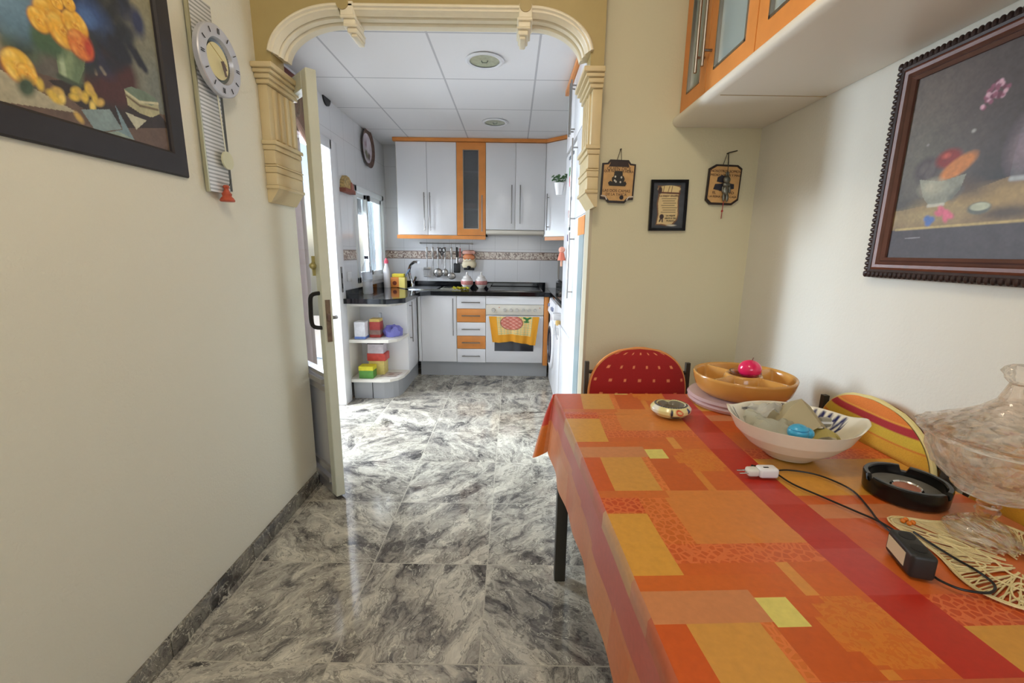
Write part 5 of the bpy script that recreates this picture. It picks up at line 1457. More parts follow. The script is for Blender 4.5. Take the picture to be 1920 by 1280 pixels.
# skirts: perimeter walk with outward folds; s is the walk, d the drop
def perim(s):
    """s in metres from near-right going: near edge right->left, left edge near->far, far edge left->right, right edge far->near"""
    Ls = [TWU, TLV, TWU, TLV]
    if s < Ls[0]: return (TWU - s, TLV, Vector((0, 1)), 2, s)
    s -= Ls[0]
    if s < Ls[1]: return (0, TLV - s, Vector((-1, 0)), 1, s)
    s -= Ls[1]
    if s < Ls[2]: return (s, 0, Vector((0, -1)), 4, s)
    s -= Ls[2]
    return (TWU, min(TLV, s), Vector((1, 0)), 4, s)
steps = []
tot = 2 * (TWU + TLV); cum = [0, TWU, TWU + TLV, 2 * TWU + TLV, tot]
s = 0
while s < tot - 1e-6:
    steps.append(s); s += .0125
# add corner fans
pts = []
for e in range(4):
    a, b = cum[e], cum[e + 1]
    n = int((b - a) / .0125)
    for k in range(n + 1):
        ss = a + (b - a) * k / n
        u, v, nrm, kk, _ = perim(min(ss, b - 1e-7))
        pts.append((u, v, nrm, kk, ss))
    # corner fan
    n0 = pts[-1][2]; nn = {0: Vector((-1, 0)), 1: Vector((0, -1)), 2: Vector((1, 0)), 3: Vector((0, 1))}[e]
    u, v = pts[-1][0], pts[-1][1]
    for k in range(1, 10):
        f = k / 10; nr = (n0 * (1 - f) + nn * f).normalized()
        pts.append((u, v, nr, (3 if e == 1 else 1 if e == 0 else 4), b + f * .001))
DROPN = 18
rows = []
for (u, v, nrm, kk, ss) in pts:
    col_ = []
    drop = .30
    corner = 0
    # flare near corners
    for (cu, cvv) in ((0, 0), (0, TLV), (TWU, 0), (TWU, TLV)):
        dist = math.hypot(u - cu, v - cvv); corner = max(corner, math.exp(-(dist / .07) ** 2))
    fan = abs(nrm.x * nrm.y) * 2
    dr = .265 - .035 * corner * (1 - fan) + .020 * fan
    if kk == 1 and fan == 0: dr = .250 - .035 * (v / TLV) - .02 * corner * (1 if v < .3 else 0)
    for j in range(DROPN + 1):
        f = j / DROPN
        fold = (.5 + .5 * math.sin(ss * 27 + .8)) * .007 + (.5 + .5 * math.sin(ss * 11 + 2)) * .008
        out = .004 + (.002 + fold * 1.0) * f + corner * (.012 + .074 * fan) * f ** .7
        if u >= TWU - 1e-6 or nrm.x > .01: out = min(out, .012)
        if j == 0: out = 0.0
        elif j == 1: out = max(out, .003)
        if j == 1: zz = .006
        else: zz = dr * f if j > 0 else 0
        col_.append(vadd(tp(u + nrm.x * out, v + nrm.y * out, TZ - zz + (.0004 if j == 0 else 0))))
    rows.append(col_)
for i in range(len(rows)):
    a, b = rows[i], rows[(i + 1) % len(rows)]
    u, v, nrm, kk, ss = pts[i]
    for j in range(DROPN):
        cfaces.append((a[j], b[j], b[j + 1], a[j + 1]))
        d = .27 * (j + .5) / DROPN
        c, m_ = cloth_color(u, v, d, d, kk)
        ccols.append(c); cmot.append(m_)
me = bpy.data.meshes.new('tablecloth'); me.from_pydata(cverts, [], cfaces)
at = me.color_attributes.new('Col', 'FLOAT_COLOR', 'CORNER'); am = me.attributes.new('motif', 'FLOAT', 'FACE')
arr = []
for c, f in zip(ccols, cfaces): arr += [(*[q * .95 for q in lin(c)], 1)] * len(f)
at.data.foreach_set('color', np.array(arr, dtype=np.float32).ravel())
am.data.foreach_set('value', np.array(cmot, dtype=np.float32))
# cloth material with printed motifs
m = CLOTHM; nt = m.node_tree; N = nt.nodes; L = nt.links; b = N['Principled BSDF']
src = b.inputs['Base Color'].links[0].from_socket
an = N.new('ShaderNodeAttribute'); an.attribute_name = 'motif'
tc = N.new('ShaderNodeTexCoord')
vo = N.new('ShaderNodeTexVoronoi'); vo.feature = 'DISTANCE_TO_EDGE'; vo.inputs['Scale'].default_value = 75; L.new(tc.outputs['Object'], vo.inputs['Vector'])
def mm(op, a, c=0.0):
    n = N.new('ShaderNodeMath'); n.operation = op
    for i, v in enumerate((a, c)):
        if isinstance(v, (int, float)): n.inputs[i].default_value = v
        else: L.new(v, n.inputs[i])
    return n.outputs[0]
isl = mm('LESS_THAN', mm('ABSOLUTE', mm('SUBTRACT', an.outputs['Fac'], 1.0)), .4)
isf = mm('LESS_THAN', mm('ABSOLUTE', mm('SUBTRACT', an.outputs['Fac'], 2.0)), .4)
isd = mm('LESS_THAN', mm('ABSOLUTE', mm('SUBTRACT', an.outputs['Fac'], 3.0)), .4)
edge = mm('LESS_THAN', vo.outputs['Distance'], .12)
mx1 = N.new('ShaderNodeMixRGB'); L.new(mm('MULTIPLY', mm('MULTIPLY', edge, isl), .45), mx1.inputs[0]); L.new(src, mx1.inputs[1]); mx1.inputs[2].default_value = (*lin((232, 132, 74)), 1)
nz = N.new('ShaderNodeTexNoise'); nz.inputs['Scale'].default_value = 55; nz.inputs['Distortion'].default_value = 2.5; L.new(tc.outputs['Object'], nz.inputs['Vector'])
fl_ = mm('GREATER_THAN', nz.outputs['Fac'], .53)
mx2 = N.new('ShaderNodeMixRGB'); L.new(mm('MULTIPLY', mm('MULTIPLY', fl_, isf), .5), mx2.inputs[0]); L.new(mx1.outputs[0], mx2.inputs[1]); mx2.inputs[2].default_value = (*lin((200, 92, 26)), 1)
vd = N.new('ShaderNodeTexVoronoi'); vd.inputs['Scale'].default_value = 90; vd.inputs['Randomness'].default_value = .2; L.new(tc.outputs['Object'], vd.inputs['Vector'])
dt = mm('LESS_THAN', vd.outputs['Distance'], .22)
mx3 = N.new('ShaderNodeMixRGB'); L.new(mm('MULTIPLY', mm('MULTIPLY', dt, isd), .5), mx3.inputs[0]); L.new(mx2.outputs[0], mx3.inputs[1]); mx3.inputs[2].default_value = (*lin((160, 120, 40)), 1)
L.new(mx3.outputs[0], b.inputs['Base Color'])
me.materials.append(CLOTHM)
for p_ in me.polygons: p_.use_smooth = True
me.set_sharp_from_angle(angle=R(50))
cl = bpy.data.objects.new('tablecloth', me); COL.objects.link(cl)
tag(cl, 'orange and red patchwork vinyl tablecloth covering the dining table', 'tablecloth')

# chairs
def chair(label, origin, rot, top, cw, style, group, h=.87, depth=.40):
    """local frame: x right, y towards the sitter's back; backrest at y=0, seat towards -y"""
    t = thing('dining_chair', label, 'chair', origin, group)
    O = Vector(origin); rm = Matrix.Rotation(rot, 3, 'Z')
    def G(x, y, z): return O + rm @ Vector((x, y, z))
    W = cw / 2 + .012
    for s in (-1, 1):
        bm = new_bm(); add_tube(bm, [G(s * W, .012, .001), G(s * W, .0, .45), G(s * W, .005, h - .035)], .0125, 4)
        obj('leg', bm, DARKMET, t)
        bm = new_bm(); add_tube(bm, [G(s * W, -depth, .001), G(s * W, -depth, .43)], .0125, 4)
        obj('leg', bm, DARKMET, t)
    bm = new_bm()
    for s in (-1, 1): add_tube(bm, [G(s * W, -.0, .435), G(s * W, -depth, .435)], .011, 4)
    add_tube(bm, [G(-W, -depth, .435), G(W, -depth, .435)], .011, 4)
    add_tube(bm, [G(-W, .006, h - .08), G(W, .006, h - .08)], .009, 6); add_tube(bm, [G(-W, .0, .56), G(W, .0, .56)], .009, 6)
    obj('seat_frame', bm, DARKMET, t)
    bm = new_bm()
    sp = [(-cw / 2, -depth + .01), (cw / 2, -depth + .01), (cw / 2, -.02), (-cw / 2, -.02)]
    v0 = [bm.verts.new(G(x, y, .445)) for x, y in sp]; v1 = [bm.verts.new(G(x, y, .485)) for x, y in sp]
    bm.faces.new(v0); bm.faces.new(v1[::-1])
    for i in range(4): bm.faces.new((v0[i], v0[(i + 1) % 4], v1[(i + 1) % 4], v1[i]))
    bmesh.ops.bevel(bm, geom=bm.edges[:], offset=.012, segments=3, affect='EDGES')
    obj('seat_cushion', bm, mat('red_seat_fabric', (170, 40, 36), .85) if style == 'dots' else mat('striped_seat_fabric', (206, 130, 50), .85), t, True)
    # back cushion: puffy rounded shape, drawn as a canvas wrapped on a superellipse
    NX, NZ = (120, 90)
    zlo = .50
    cv = Canvas(NX, NZ, -1, 1, 0, 1)
    if style == 'dots':
        cv.a[:] = lin((158, 28, 28))
        for r_, zz in enumerate((.95, .80, .64, .47, .30)):
            for k in range(-4, 5):
                x = (k + (.5 if r_ % 2 else 0)) * .31
                cv.poly([(x - .028, zz - .014), (x + .028, zz - .014), (x + .028, zz + .014), (x - .028, zz + .014)], (226, 140, 96))
    else:
        Yc = cv.Y
        cv.a[:] = lin((222, 132, 46))
        for (a, b_, c) in ((0, .12, (212, 160, 44)), (.12, .30, (206, 140, 40)), (.30, .47, (218, 164, 44)), (.47, .505, (204, 112, 36)), (.505, .68, (210, 150, 48)), (.68, .755, (212, 158, 44)), (.755, .768, (204, 112, 36)), (.768, .845, (204, 172, 54)), (.845, .905, (168, 44, 50)), (.905, .915, (226, 160, 60)), (.915, 1.01, (218, 124, 52))):
            cv.mix(((Yc >= a) & (Yc < b_)).astype(float), c)
    def shape(x, y):
        # half width as a function of height: straight sides, rounded top
        z = zlo + (top - zlo) * y
        yy_ = max(0, (y - .42) / .58)
        hw = cw / 2 * (max(0.0, 1 - yy_ ** 2.6)) ** (1 / 2.2)
        return x * hw, z
    def fnf(side):
        def fn(x, y):
            X, z = shape(x, y)
            puff = .022 * (max(0, 1 - abs(x) ** 4)) * (max(0, 1 - abs(2 * y - 1) ** 6)) + .006
            return tuple(G(X, side * puff - .014 + (.012 if side > 0 else 0) - .0, z))
        return fn
    cu = cv.build('back_cushion', fnf(-1), FABRIC, t)
    for p in cu.data.polygons: p.use_smooth = True
    cv2 = cv.build('back_cushion_rear', fnf(1), FABRIC, t)
    bm = new_bm(); pp = []
    for k in range(0, 31): X, z = shape(-1, k / 30 * .999); pp.append(G(X, -.010, z))
    for k in range(30, -1, -1): X, z = shape(1, k / 30 * .999); pp.append(G(X, -.010, z))
    add_tube(bm, pp, .0075, 8); obj('piping', bm, mat('orange_piping', (222, 146, 84), .8) if style == 'dots' else mat('cream_piping', (222, 204, 140), .8), t, True)
    return t
# red dotted chair at the far end: sitter faces the camera (-y), backrest plane facing -y
chair('dining chair with red cushion dotted with pale squares at the far table end', (.535, 1.79, 0), 0, .862, .405, 'dots', 'cushioned dining chairs', h=.835, depth=.22)
chair('dining chair with orange and yellow striped cushion by the right wall, behind the white bowl', (1.050, 1.18, 0), R(-90), .852, .41, 'stripes', 'cushioned dining chairs', h=.83, depth=.30)
chair('dining chair with striped cushion mostly hidden behind the glass compote', (1.050, .69, 0), R(-90), .852, .41, 'stripes', 'cushioned dining chairs', h=.83, depth=.30)

# ================================================================== TABLE TOP OBJECTS
ZC = TZ + .0035
# oval tan tray (chip and dip) on a clear plastic container
tcn = Vector((.805, 1.455)); 
t = thing('plastic_container', 'shallow clear plastic container under the tan ceramic tray', 'container', (tcn.x, tcn.y, ZC))
bm = new_bm(); add_lathe(bm, [(0, .0), (.145, .0), (.150, .006), (.156, .012), (.150, .018), (.158, .026), (.152, .034), (.0, .034)], (tcn.x - .02, tcn.y, ZC), 56)
obj('container_body', bm, glass_mat('pink_clear_plastic', (226, 196, 200), .08, .55), t, True)
t = thing('serving_dish', 'round tan ceramic dish with divided compartments at the far table end', 'dish', (tcn.x, tcn.y, ZC + .036))
TAN = mat('tan_glazed_ceramic', (206, 150, 76), .18, noise=.08, nscale=12, coat=.3)
z0 = ZC + .035
NR, NA = 60, 120
bm = new_bm(); RO = .163; rings = []
prof = [(0, 0), (.10, 0), (.135, .004), (.150, .020), (.158, .045), (.162, .062), (.163, .068), (.160, .072)]
def top_h(r, a):
    # interior height field: walls of the compartments
    wall = 0
    inner = .052
    e = [abs(r - inner)]
    if r > inner:
        for k in range(4):
            ang = R(28) + k * math.pi / 2; d_ = abs(math.sin(a - ang)) * r
            if math.cos(a - ang) > 0: e.append(d_)
    e.append(abs(r - .158) if r < .158 else 0)
    d = min(e); return .070 * math.exp(-(max(0, d - .004) / .011) ** 2) + .016 * (1 - math.exp(-(max(0, d - .004) / .011) ** 2))
for (r_, zz) in prof:
    rings.append([bm.verts.new((tcn.x + r_ * math.cos(2 * math.pi * k / NA), tcn.y + r_ * math.sin(2 * math.pi * k / NA), z0 + zz)) for k in range(NA)])
for q_ in range(1, NR):
    r_ = .158 * (1 - q_ / NR)
    rings.append([bm.verts.new((tcn.x + r_ * math.cos(2 * math.pi * k / NA), tcn.y + r_ * math.sin(2 * math.pi * k / NA), z0 + top_h(r_, 2 * math.pi * k / NA))) for k in range(NA)])
for i in range(len(rings) - 1):
    for k in range(NA): bm.faces.new((rings[i][k], rings[i][(k + 1) % NA], rings[i + 1][(k + 1) % NA], rings[i + 1][k]))
bm.faces.new(rings[-1])
bmesh.ops.remove_doubles(bm, verts=bm.verts[:], dist=.0001)
obj('dish_body', bm, TAN, t, True, flat=60)
t = thing('glass_dish', 'tiny clear glass dish in the middle of the tan dish', 'dish', (tcn.x + .005, tcn.y, z0 + .03))
CRY = mat('clear_glass', (250, 248, 248), .02, trans=1.0, ior=1.45)
cc = (tcn.x + .004, tcn.y, z0 + .020)
bm = new_bm(); add_lathe(bm, [(0, 0), (.030, 0), (.043, .040), (.050, .058), (.046, .058), (.040, .042), (.027, .004), (0, .004)], cc, 28); obj('dish_body', bm, CRY, t, True)
bm = new_bm(); add_sphere(bm, (tcn.x + .016, tcn.y - .004, z0 + .088), .037, (1, 1, .88), 32)
c = thing('pink_candle', 'glossy pink dome candle with wick in the middle of the tan dish', 'candle', (tcn.x + .016, tcn.y, z0 + .06))
obj('wax', bm, mat('pink_wax', (226, 34, 92), .15, coat=.4), c, True)
bm = new_bm(); add_tube(bm, [(tcn.x + .020, tcn.y - .004, z0 + .118), (tcn.x + .024, tcn.y - .004, z0 + .129)], .0018, 6); obj('wick', bm, mat('wick', (130, 90, 80), .8), c)

# painted ceramic ashtray
ac = (.512, 1.325)
t = thing('painted_ashtray', 'small cream ceramic ashtray painted with blue and red marks', 'ashtray', (ac[0], ac[1], ZC))
bm = new_bm()
cvp = Canvas(120, 60, 0, 2 * math.pi, 0, 1); cvp.a[:] = lin((228, 216, 152))
cvp.ell(3.5, .42, .25, .5, (234, 230, 214), .3); cvp.ell(5.9, .42, .3, .5, (234, 230, 214), .3)
cvp.ell(4.45, .36, .07, .17, (24, 30, 58), .2); cvp.ell(4.85, .40, .20, .12, (206, 70, 44), .15, -.3); cvp.ell(4.86, .40, .13, .06, (228, 200, 140), .2, -.3); cvp.ell(5.45, .42, .10, .12, (36, 60, 120), .2)
cvp.ell(4.7, .16, .35, .05, (28, 34, 60), .3)
for k in range(40):
    a = k / 40 * 6.283; cvp.ell(a, .60, .09, .035, (28, 34, 72), .3)
cvp.mix((cvp.Y > .655).astype(float), (112, 102, 86))
def ash(a, q):
    pr_ = [(0, .030, .0), (.1, .046, .004), (.28, .062, .018), (.42, .063, .028), (.55, .054, .038), (.62, .046, .0405), (.66, .041, .038), (.75, .030, .024), (.9, .012, .020), (1.0, .0, .020)]
    for i in range(len(pr_) - 1):
        if q <= pr_[i + 1][0]:
            f = (q - pr_[i][0]) / (pr_[i + 1][0] - pr_[i][0]); r_ = pr_[i][1] + f * (pr_[i + 1][1] - pr_[i][1]); z_ = pr_[i][2] + f * (pr_[i + 1][2] - pr_[i][2]); break
    else: r_, z_ = 0, .02
    nt_ = .007 * math.exp(-((((a - 1.5) + math.pi) % (2 * math.pi) - math.pi) / .25) ** 2) if .5 < q < .72 else 0
    return (ac[0] + r_ * math.cos(a) * 1.0, ac[1] + r_ * math.sin(a) * .92, ZC + z_ - nt_)
ob = cvp.build('ashtray_body', ash, PAINTG, t)
for p in ob.data.polygons: p.use_smooth = True

# big white bowl
bc = Vector((.722, 1.055))
t = thing('ceramic_bowl', 'large white ceramic bowl with dark blue zigzags and two ear handles', 'bowl', (bc.x, bc.y, ZC))
cvb = Canvas(200, 90, 0, 2 * math.pi, 0, 1); cvb.a[:] = lin((234, 226, 206))
# inside brush marks near the rim: q>.55 is the inside
for a0 in np.linspace(.0, 1.30, 10):      # zigzag on the right inner wall
    cvb.line((a0 - .05, .625), (a0 + .05, .76), .026, (24, 28, 84)); cvb.line((a0 + .05, .76), (a0 + .08, .63), .018, (24, 28, 84))
for a0 in (2.55, 2.72, 2.89): cvb.line((a0 - .05, .63), (a0 + .04, .78), .016, (20, 22, 40)); cvb.line((a0 + .04, .78), (a0 + .10, .63), .016, (20, 22, 40))
cvb.line((3.3, .64), (3.2, .76), .016, (20, 22, 40)); cvb.line((1.8, .66), (2.2, .64), .010, (40, 40, 60))
BR = .128
def bowlfn(a, q):
    pr_ = [(0, .045, .004), (.04, .048, .0), (.10, .052, .004), (.28, .088, .030), (.42, .112, .058), (.52, .125, .088), (.56, .1275, .0935), (.60, .123, .091), (.72, .104, .062), (.85, .070, .028), (.95, .03, .014), (1.0, .0, .012)]
    for i in range(len(pr_) - 1):
        if q <= pr_[i + 1][0]:
            f = (q - pr_[i][0]) / (pr_[i + 1][0] - pr_[i][0]); f = f * f * (3 - 2 * f) * .3 + f * .7
            r_ = pr_[i][1] + f * (pr_[i + 1][1] - pr_[i][1]); z_ = pr_[i][2] + f * (pr_[i + 1][2] - pr_[i][2]); break
    else: r_, z_ = 0, .012
    near = max(0, 1 - abs(q - .56) / .3)
    # ears at both ends rise and bulge, sides dip
    def bump_(c0, w): d = ((a - c0 + math.pi) % (2 * math.pi)) - math.pi; return math.exp(-(d / w) ** 2)
    ear = bump_(0 - .35, .30) + bump_(math.pi - .35, .30)
    z_ += near * (.011 * ear - .004 * (1 - ear)); r_ += near * .010 * min(1, ear * 1.5)
    return (bc.x + r_ * math.cos(a), bc.y + r_ * math.sin(a) * .95, ZC + z_)
ob = cvb.build('bowl_body', bowlfn, PAINTG, t)
for p in ob.data.polygons: p.use_smooth = True
# contents
bz = ZC
BOWL_SET = set(o.name for o in bpy.data.objects)
t = thing('bottle_cap', 'bright blue round plastic cap lying in the white bowl', 'cap', (.69, .995, bz + .06))
BL = mat('blue_plastic', (70, 166, 206), .3)
bcp = Vector((.690, .985, bz + .084))
bm = new_bm(); add_sphere(bm, bcp, .019, (1.1, 1, .95), 20); obj('cap_body', bm, BL, t, True)
bm = new_bm(); add_sphere(bm, bcp + Vector((.017, 0, -.003)), .015, (1, .9, .9), 16); obj('cap_neck', bm, BL, t, True)
bm = new_bm(); add_tube(bm, [bcp + Vector((.0175 * math.cos(a) * 1.02, .0172 * math.sin(a), .007)) for a in [2 * math.pi * k / 24 for k in range(25)]], .0012, 6); obj('cap_ring', bm, mat('blue_ring', (44, 130, 176), .3), t, True)
def crumple(name, label, cat, cpos, w, d, h, m, seed, yaw=0, steps=12, amp=.012):
    rg = random.Random(seed); bm = new_bm(); g = []
    ph = [rg.uniform(0, 6.28) for _ in range(6)]
    ca, sa = math.cos(yaw), math.sin(yaw)
    for i in range(steps + 1):
        row = []
        for j in range(steps + 1):
            u, v = i / steps * 2 - 1, j / steps * 2 - 1
            x, y = u * w / 2, v * d / 2
            z = h * (1 - .55 * abs(u) ** 1.5 - .35 * abs(v)) + amp * (math.sin(3.1 * u + ph[0]) * math.cos(2.7 * v + ph[1]) + .6 * math.sin(6 * u * v + ph[2])) + rg.uniform(-amp, amp) * .25
            gx, gy, gz = cpos[0] + x * ca - y * sa, cpos[1] + x * sa + y * ca, cpos[2] + max(0, z)
            lim = np.interp(gz - ZC, [.014, .030, .060, .090, .15], [.03, .066, .096, .114, .135]) * .95
            dd_ = math.hypot(gx - bc.x, (gy - bc.y) / .95)
            if dd_ > lim: gx, gy = bc.x + (gx - bc.x) * lim / dd_, bc.y + (gy - bc.y) * lim / dd_
            row.append(bm.verts.new((gx, gy, gz)))
        g.append(row)
    for i in range(steps):
        for j in range(steps): bm.faces.new((g[i][j], g[i + 1][j], g[i + 1][j + 1], g[i][j + 1]))
    bmesh.ops.solidify(bm, geom=bm.faces[:], thickness=.0015)
    return tag(obj(name, bm, m, None, True, flat=28), label, cat)
BAGM = glass_mat('cloudy_plastic_bag', (226, 224, 204), .25, .75)
crumple('plastic_bag', 'cloudy clear plastic bag crumpled in the left of the white bowl', 'bag', (.672, 1.045, bz + .040), .105, .13, .052, BAGM, 3, .4)
crumple('paper_napkin', 'cream paper napkin folded in the middle of the white bowl', 'napkin', (.745, 1.075, bz + .036), .105, .12, .085, mat('cream_paper', (220, 206, 168), .7), 8, .2, 4, .006)
crumple('paper_note', 'pale yellow folded paper in the right of the white bowl', 'paper', (.770, 1.020, bz + .052), .055, .05, .030, mat('yellow_paper', (226, 212, 140), .7), 5, -.3, 4, .003)
crumple('plastic_wrapper', 'clear striped wrapper sticking up at the back of the white bowl', 'wrapper', (.700, 1.115, bz + .062), .09, .06, .045, glass_mat('clear_wrapper', (216, 214, 206), .1, .5), 11, .2, 8)
t = thing('folding_knife', 'grey and white small gadget leaning in the right of the white bowl', 'gadget', (.79, 1.07, bz + .08))
boxobj('gadget_body', (.778, .800, 1.045, 1.060, bz + .072, bz + .092), mat('grey_plastic', (150, 146, 132), .4), t, bev=.003)
boxobj('gadget_stripe', (.777, .801, 1.044, 1.061, bz + .080, bz + .085), WHITEP, t)

# the bowl and what lies in it are a little larger than first modelled
bpy.context.view_layer.update()
K = Matrix.Translation((bc.x + .004, bc.y, ZC)) @ Matrix.Diagonal((1.17, 1.10, 1.12, 1)) @ Matrix.Translation((-bc.x, -bc.y, -ZC))
done = set()
for o in list(bpy.data.objects):
    if (o.name not in BOWL_SET or o.name == 'bowl_body') and o.type == 'MESH' and o.data.name not in done:
        done.add(o.data.name); o.data.transform(K)

# charger and cable
t = thing('phone_charger', 'white two-pin plug charger lying beside the large bowl', 'charger', (.58, .937, ZC))
ang = math.atan2(.002, .088)
bm = new_bm(); add_box(bm, .578, .622, .922, .950, ZC + .001, ZC + .025, bev=.006, seg=3); obj('charger_body', bm, WHITEP, t, True)
bm = new_bm(); add_box(bm, .552, .579, .925, .947, ZC + .003, ZC + .022, bev=.006, seg=3); obj('plug_body', bm, mat('pale_grey_plastic', (214, 214, 206), .35), t, True)
for s in (-1, 1):
    bm = new_bm(); add_cyl(bm, (.553, .936 + s * .007, ZC + .012), (.533, .936 + s * .007, ZC + .011), .0019, seg=8); obj('pin', bm, CHROME, t, True)
bm = new_bm(); add_box(bm, .588, .600, .930, .934, ZC + .0245, ZC + .0258); obj('usb_slot', bm, BLACKM, t)
pts = [on_z(x, y, TZ + .005) for x, y in ((1452, 884), (1475, 882), (1520, 888), (1560, 901), (1600, 922), (1630, 955), (1645, 975), (1672, 1000), (1700, 1020))]
bm = new_bm(); add_tube(bm, [(p[0], p[1], ZC + .003) for p in pts] + [(.70, .69, ZC + .010)], .0020, 8, 5)
cb = thing('black_cable', 'thin black cable looping from the white charger to the black socket block', 'cable', (.65, .8, ZC))
obj('cable_run', bm, BLACKM, cb, True)
pts2 = [on_z(x, y, TZ + .005) for x, y in ((1452, 886), (1485, 908), (1540, 932), (1600, 958), (1650, 980), (1690, 1005))]
bm = new_bm(); add_tube(bm, [(p[0], p[1], ZC + .0035) for p in pts2], .0020, 8, 5); obj('cable_run', bm, BLACKM, cb, True)
pts3 = [on_z(x, y, TZ + .005) for x, y in ((1712, 1002), (1745, 1024), (1790, 1052), (1830, 1075), (1860, 1098), (1863, 1112), (1845, 1117), (1800, 1110), (1762, 1094), (1745, 1082))]
bm = new_bm(); add_tube(bm, [(p[0], p[1], ZC + .007) for p in pts3], .0020, 8, 5); obj('cable_loop', bm, BLACKM, cb, True)
bm = new_bm(); add_tube(bm, [(.612, .951, ZC + .012), (.600, .968, ZC + .006), (.585, .975, ZC + .006)], .004, 8, 3); obj('cable_plug', bm, BLACKM, cb, True)

# black ashtray
bac = (.862, .868)
t = thing('black_ashtray', 'round black ashtray with grey inside and copper disc, empty', 'ashtray', (bac[0], bac[1], ZC))
def notch(a, r, z):
    for c0 in (.9, 3.0, 5.1):
        d = ((a - c0 + math.pi) % (2 * math.pi)) - math.pi
        if abs(d) < .13 and z > .026: return (r, .026)
    return (r, z)
bm = new_bm(); add_lathe(bm, [(0, .0), (.070, .0), (.073, .003), (.075, .036), (.073, .039), (.066, .039), (.064, .036), (.062, .017)], (bac[0], bac[1], ZC), 90, notch); obj('ashtray_body', bm, mat('black_melamine', (14, 14, 15), .22), t, True, flat=25)
bm = new_bm(); add_lathe(bm, [(.063, .0172), (.03, .0140), (0, .0138)], (bac[0], bac[1], ZC), 48); obj('grey_inside', bm, mat('ash_grey', (112, 110, 104), .4, noise=.15, nscale=50), t, True)
bm = new_bm(); add_lathe(bm, [(.023, .0165), (.026, .0195), (.029, .0165), (.029, .0142)], (bac[0] + .004, bac[1], ZC), 32); obj('disc_rim', bm, CHROME, t, True)
bm = new_bm(); add_lathe(bm, [(0, .0168), (.0235, .0168)], (bac[0] + .004, bac[1], ZC), 32); obj('copper_disc', bm, mat('copper', (176, 104, 72), .3, .6), t, True)

SOX, SOY, SOR = .672, .643, -106
# black socket block, placed at an angle
t = thing('socket_block', 'black two-way extension socket with pale label lying by the compote', 'socket', (.70, .66, ZC))
so = Matrix.Translation((SOX, SOY, ZC)) @ Matrix.Rotation(R(SOR), 4, 'Z')
bm = new_bm(); add_box(bm, -.038, .038, -.018, .018, .0, .043, bev=.007, seg=4); bm.transform(so); obj('socket_body', bm, mat('charcoal_plastic', (38, 38, 37), .45), t, True)
for x in (-.018, .016):
    bm = new_bm(); add_cyl(bm, (x, 0, .0415), (x, 0, .0437), .0115, seg=24); bm.transform(so); w_ = obj('outlet', bm, mat('outlet_black', (6, 6, 7), .5), t, True)
bm = new_bm(); add_box(bm, -.030, .020, -.0188, -.0178, .010, .034); bm.transform(so); obj('paper_label', bm, mat('cream_label', (214, 200, 168), .6), t)

# raffia placemat
pm = (.868, .640)
cvm = Canvas(70, 30, 0, 1, 0, 1)
t = thing('woven_placemat', 'cream openwork raffia placemat under the glass compote', 'placemat', (pm[0], pm[1], ZC))
STR = mat('raffia', (222, 204, 152), .7, noise=.15, nscale=60)
bm = new_bm(); rr = random.Random(12)
def mr_(a): return .138 + .012 * math.cos(5 * a + 1.0) + .030 * math.exp(-(((a - 2.30 + math.pi) % 6.283 - math.pi) / .22) ** 2)
for k in range(210):
    a = 2 * math.pi * k / 210; a2 = a + rr.uniform(-.22, .22); r0_ = rr.uniform(.02, .06) if k % 2 else rr.uniform(.06, .10)
    R1 = min(mr_(a), .196 if True else 0)
    x1 = pm[0] + R1 * math.cos(a); x1 = min(x1, TWU + .16)
    add_tube(bm, [(pm[0] + r0_ * math.cos(a2), pm[1] + r0_ * math.sin(a2), ZC + .0012), (x1, pm[1] + R1 * math.sin(a), ZC + .0012)], .0013, 4)
for rr_ in (1.0, .97, .6, .33):
    add_tube(bm, [(min(pm[0] + mr_(a) * rr_ * math.cos(a), 1.0), pm[1] + mr_(a) * rr_ * math.sin(a), ZC + .0022) for a in [2 * math.pi * k / 90 for k in range(91)]], .0016, 5)
for k in range(9):
    a0 = 2 * math.pi * k / 9 + .3; cx_, cy_ = pm[0] + .095 * math.cos(a0), pm[1] + .095 * math.sin(a0)
    add_tube(bm, [(cx_ + .028 * math.cos(b_) * math.cos(a0) - .010 * math.sin(b_) * math.sin(a0), cy_ + .028 * math.cos(b_) * math.sin(a0) + .010 * math.sin(b_) * math.cos(a0), ZC + .0028) for b_ in [2 * math.pi * q / 20 for q in range(21)]], .0017, 5)
obj('straw_weave', bm, STR, t, True)
for k, (dx, dy) in enumerate(((-.105, .118), (-.096, .122), (-.100, .110), (-.090, .113))):
    bm = new_bm(); add_sphere(bm, (pm[0] + dx, pm[1] + dy, ZC + .007), .0045, seg=10); obj('bead', bm, mat('amber_bead', (206, 110, 24), .25), t, True)

# cut glass compote with lid
gc = (.872, .718)
t = thing('glass_compote', 'cut glass footed compote bowl with tall lid on the right of the table', 'compote', (gc[0], gc[1], ZC))
GL = mat('cut_crystal', (255, 250, 244), .0, trans=1.0, ior=1.36)
_n = GL.node_tree.nodes; _l = GL.node_tree.links
_t = _n.new('ShaderNodeBsdfTransparent'); _t.inputs[0].default_value = (*lin((253, 248, 243)), 1)
_m = _n.new('ShaderNodeMixShader'); _m.inputs[0].default_value = .55
_v = _n.new('ShaderNodeTexVoronoi'); _v.inputs['Scale'].default_value = 48; _tc = _n.new('ShaderNodeTexCoord'); _l.new(_tc.outputs['Object'], _v.inputs['Vector'])
_b = _n.new('ShaderNodeBump'); _b.inputs['Strength'].default_value = .8; _b.inputs['Distance'].default_value = .006; _l.new(_v.outputs['Distance'], _b.inputs['Height']); _l.new(_b.outputs['Normal'], _n['Principled BSDF'].inputs['Normal'])
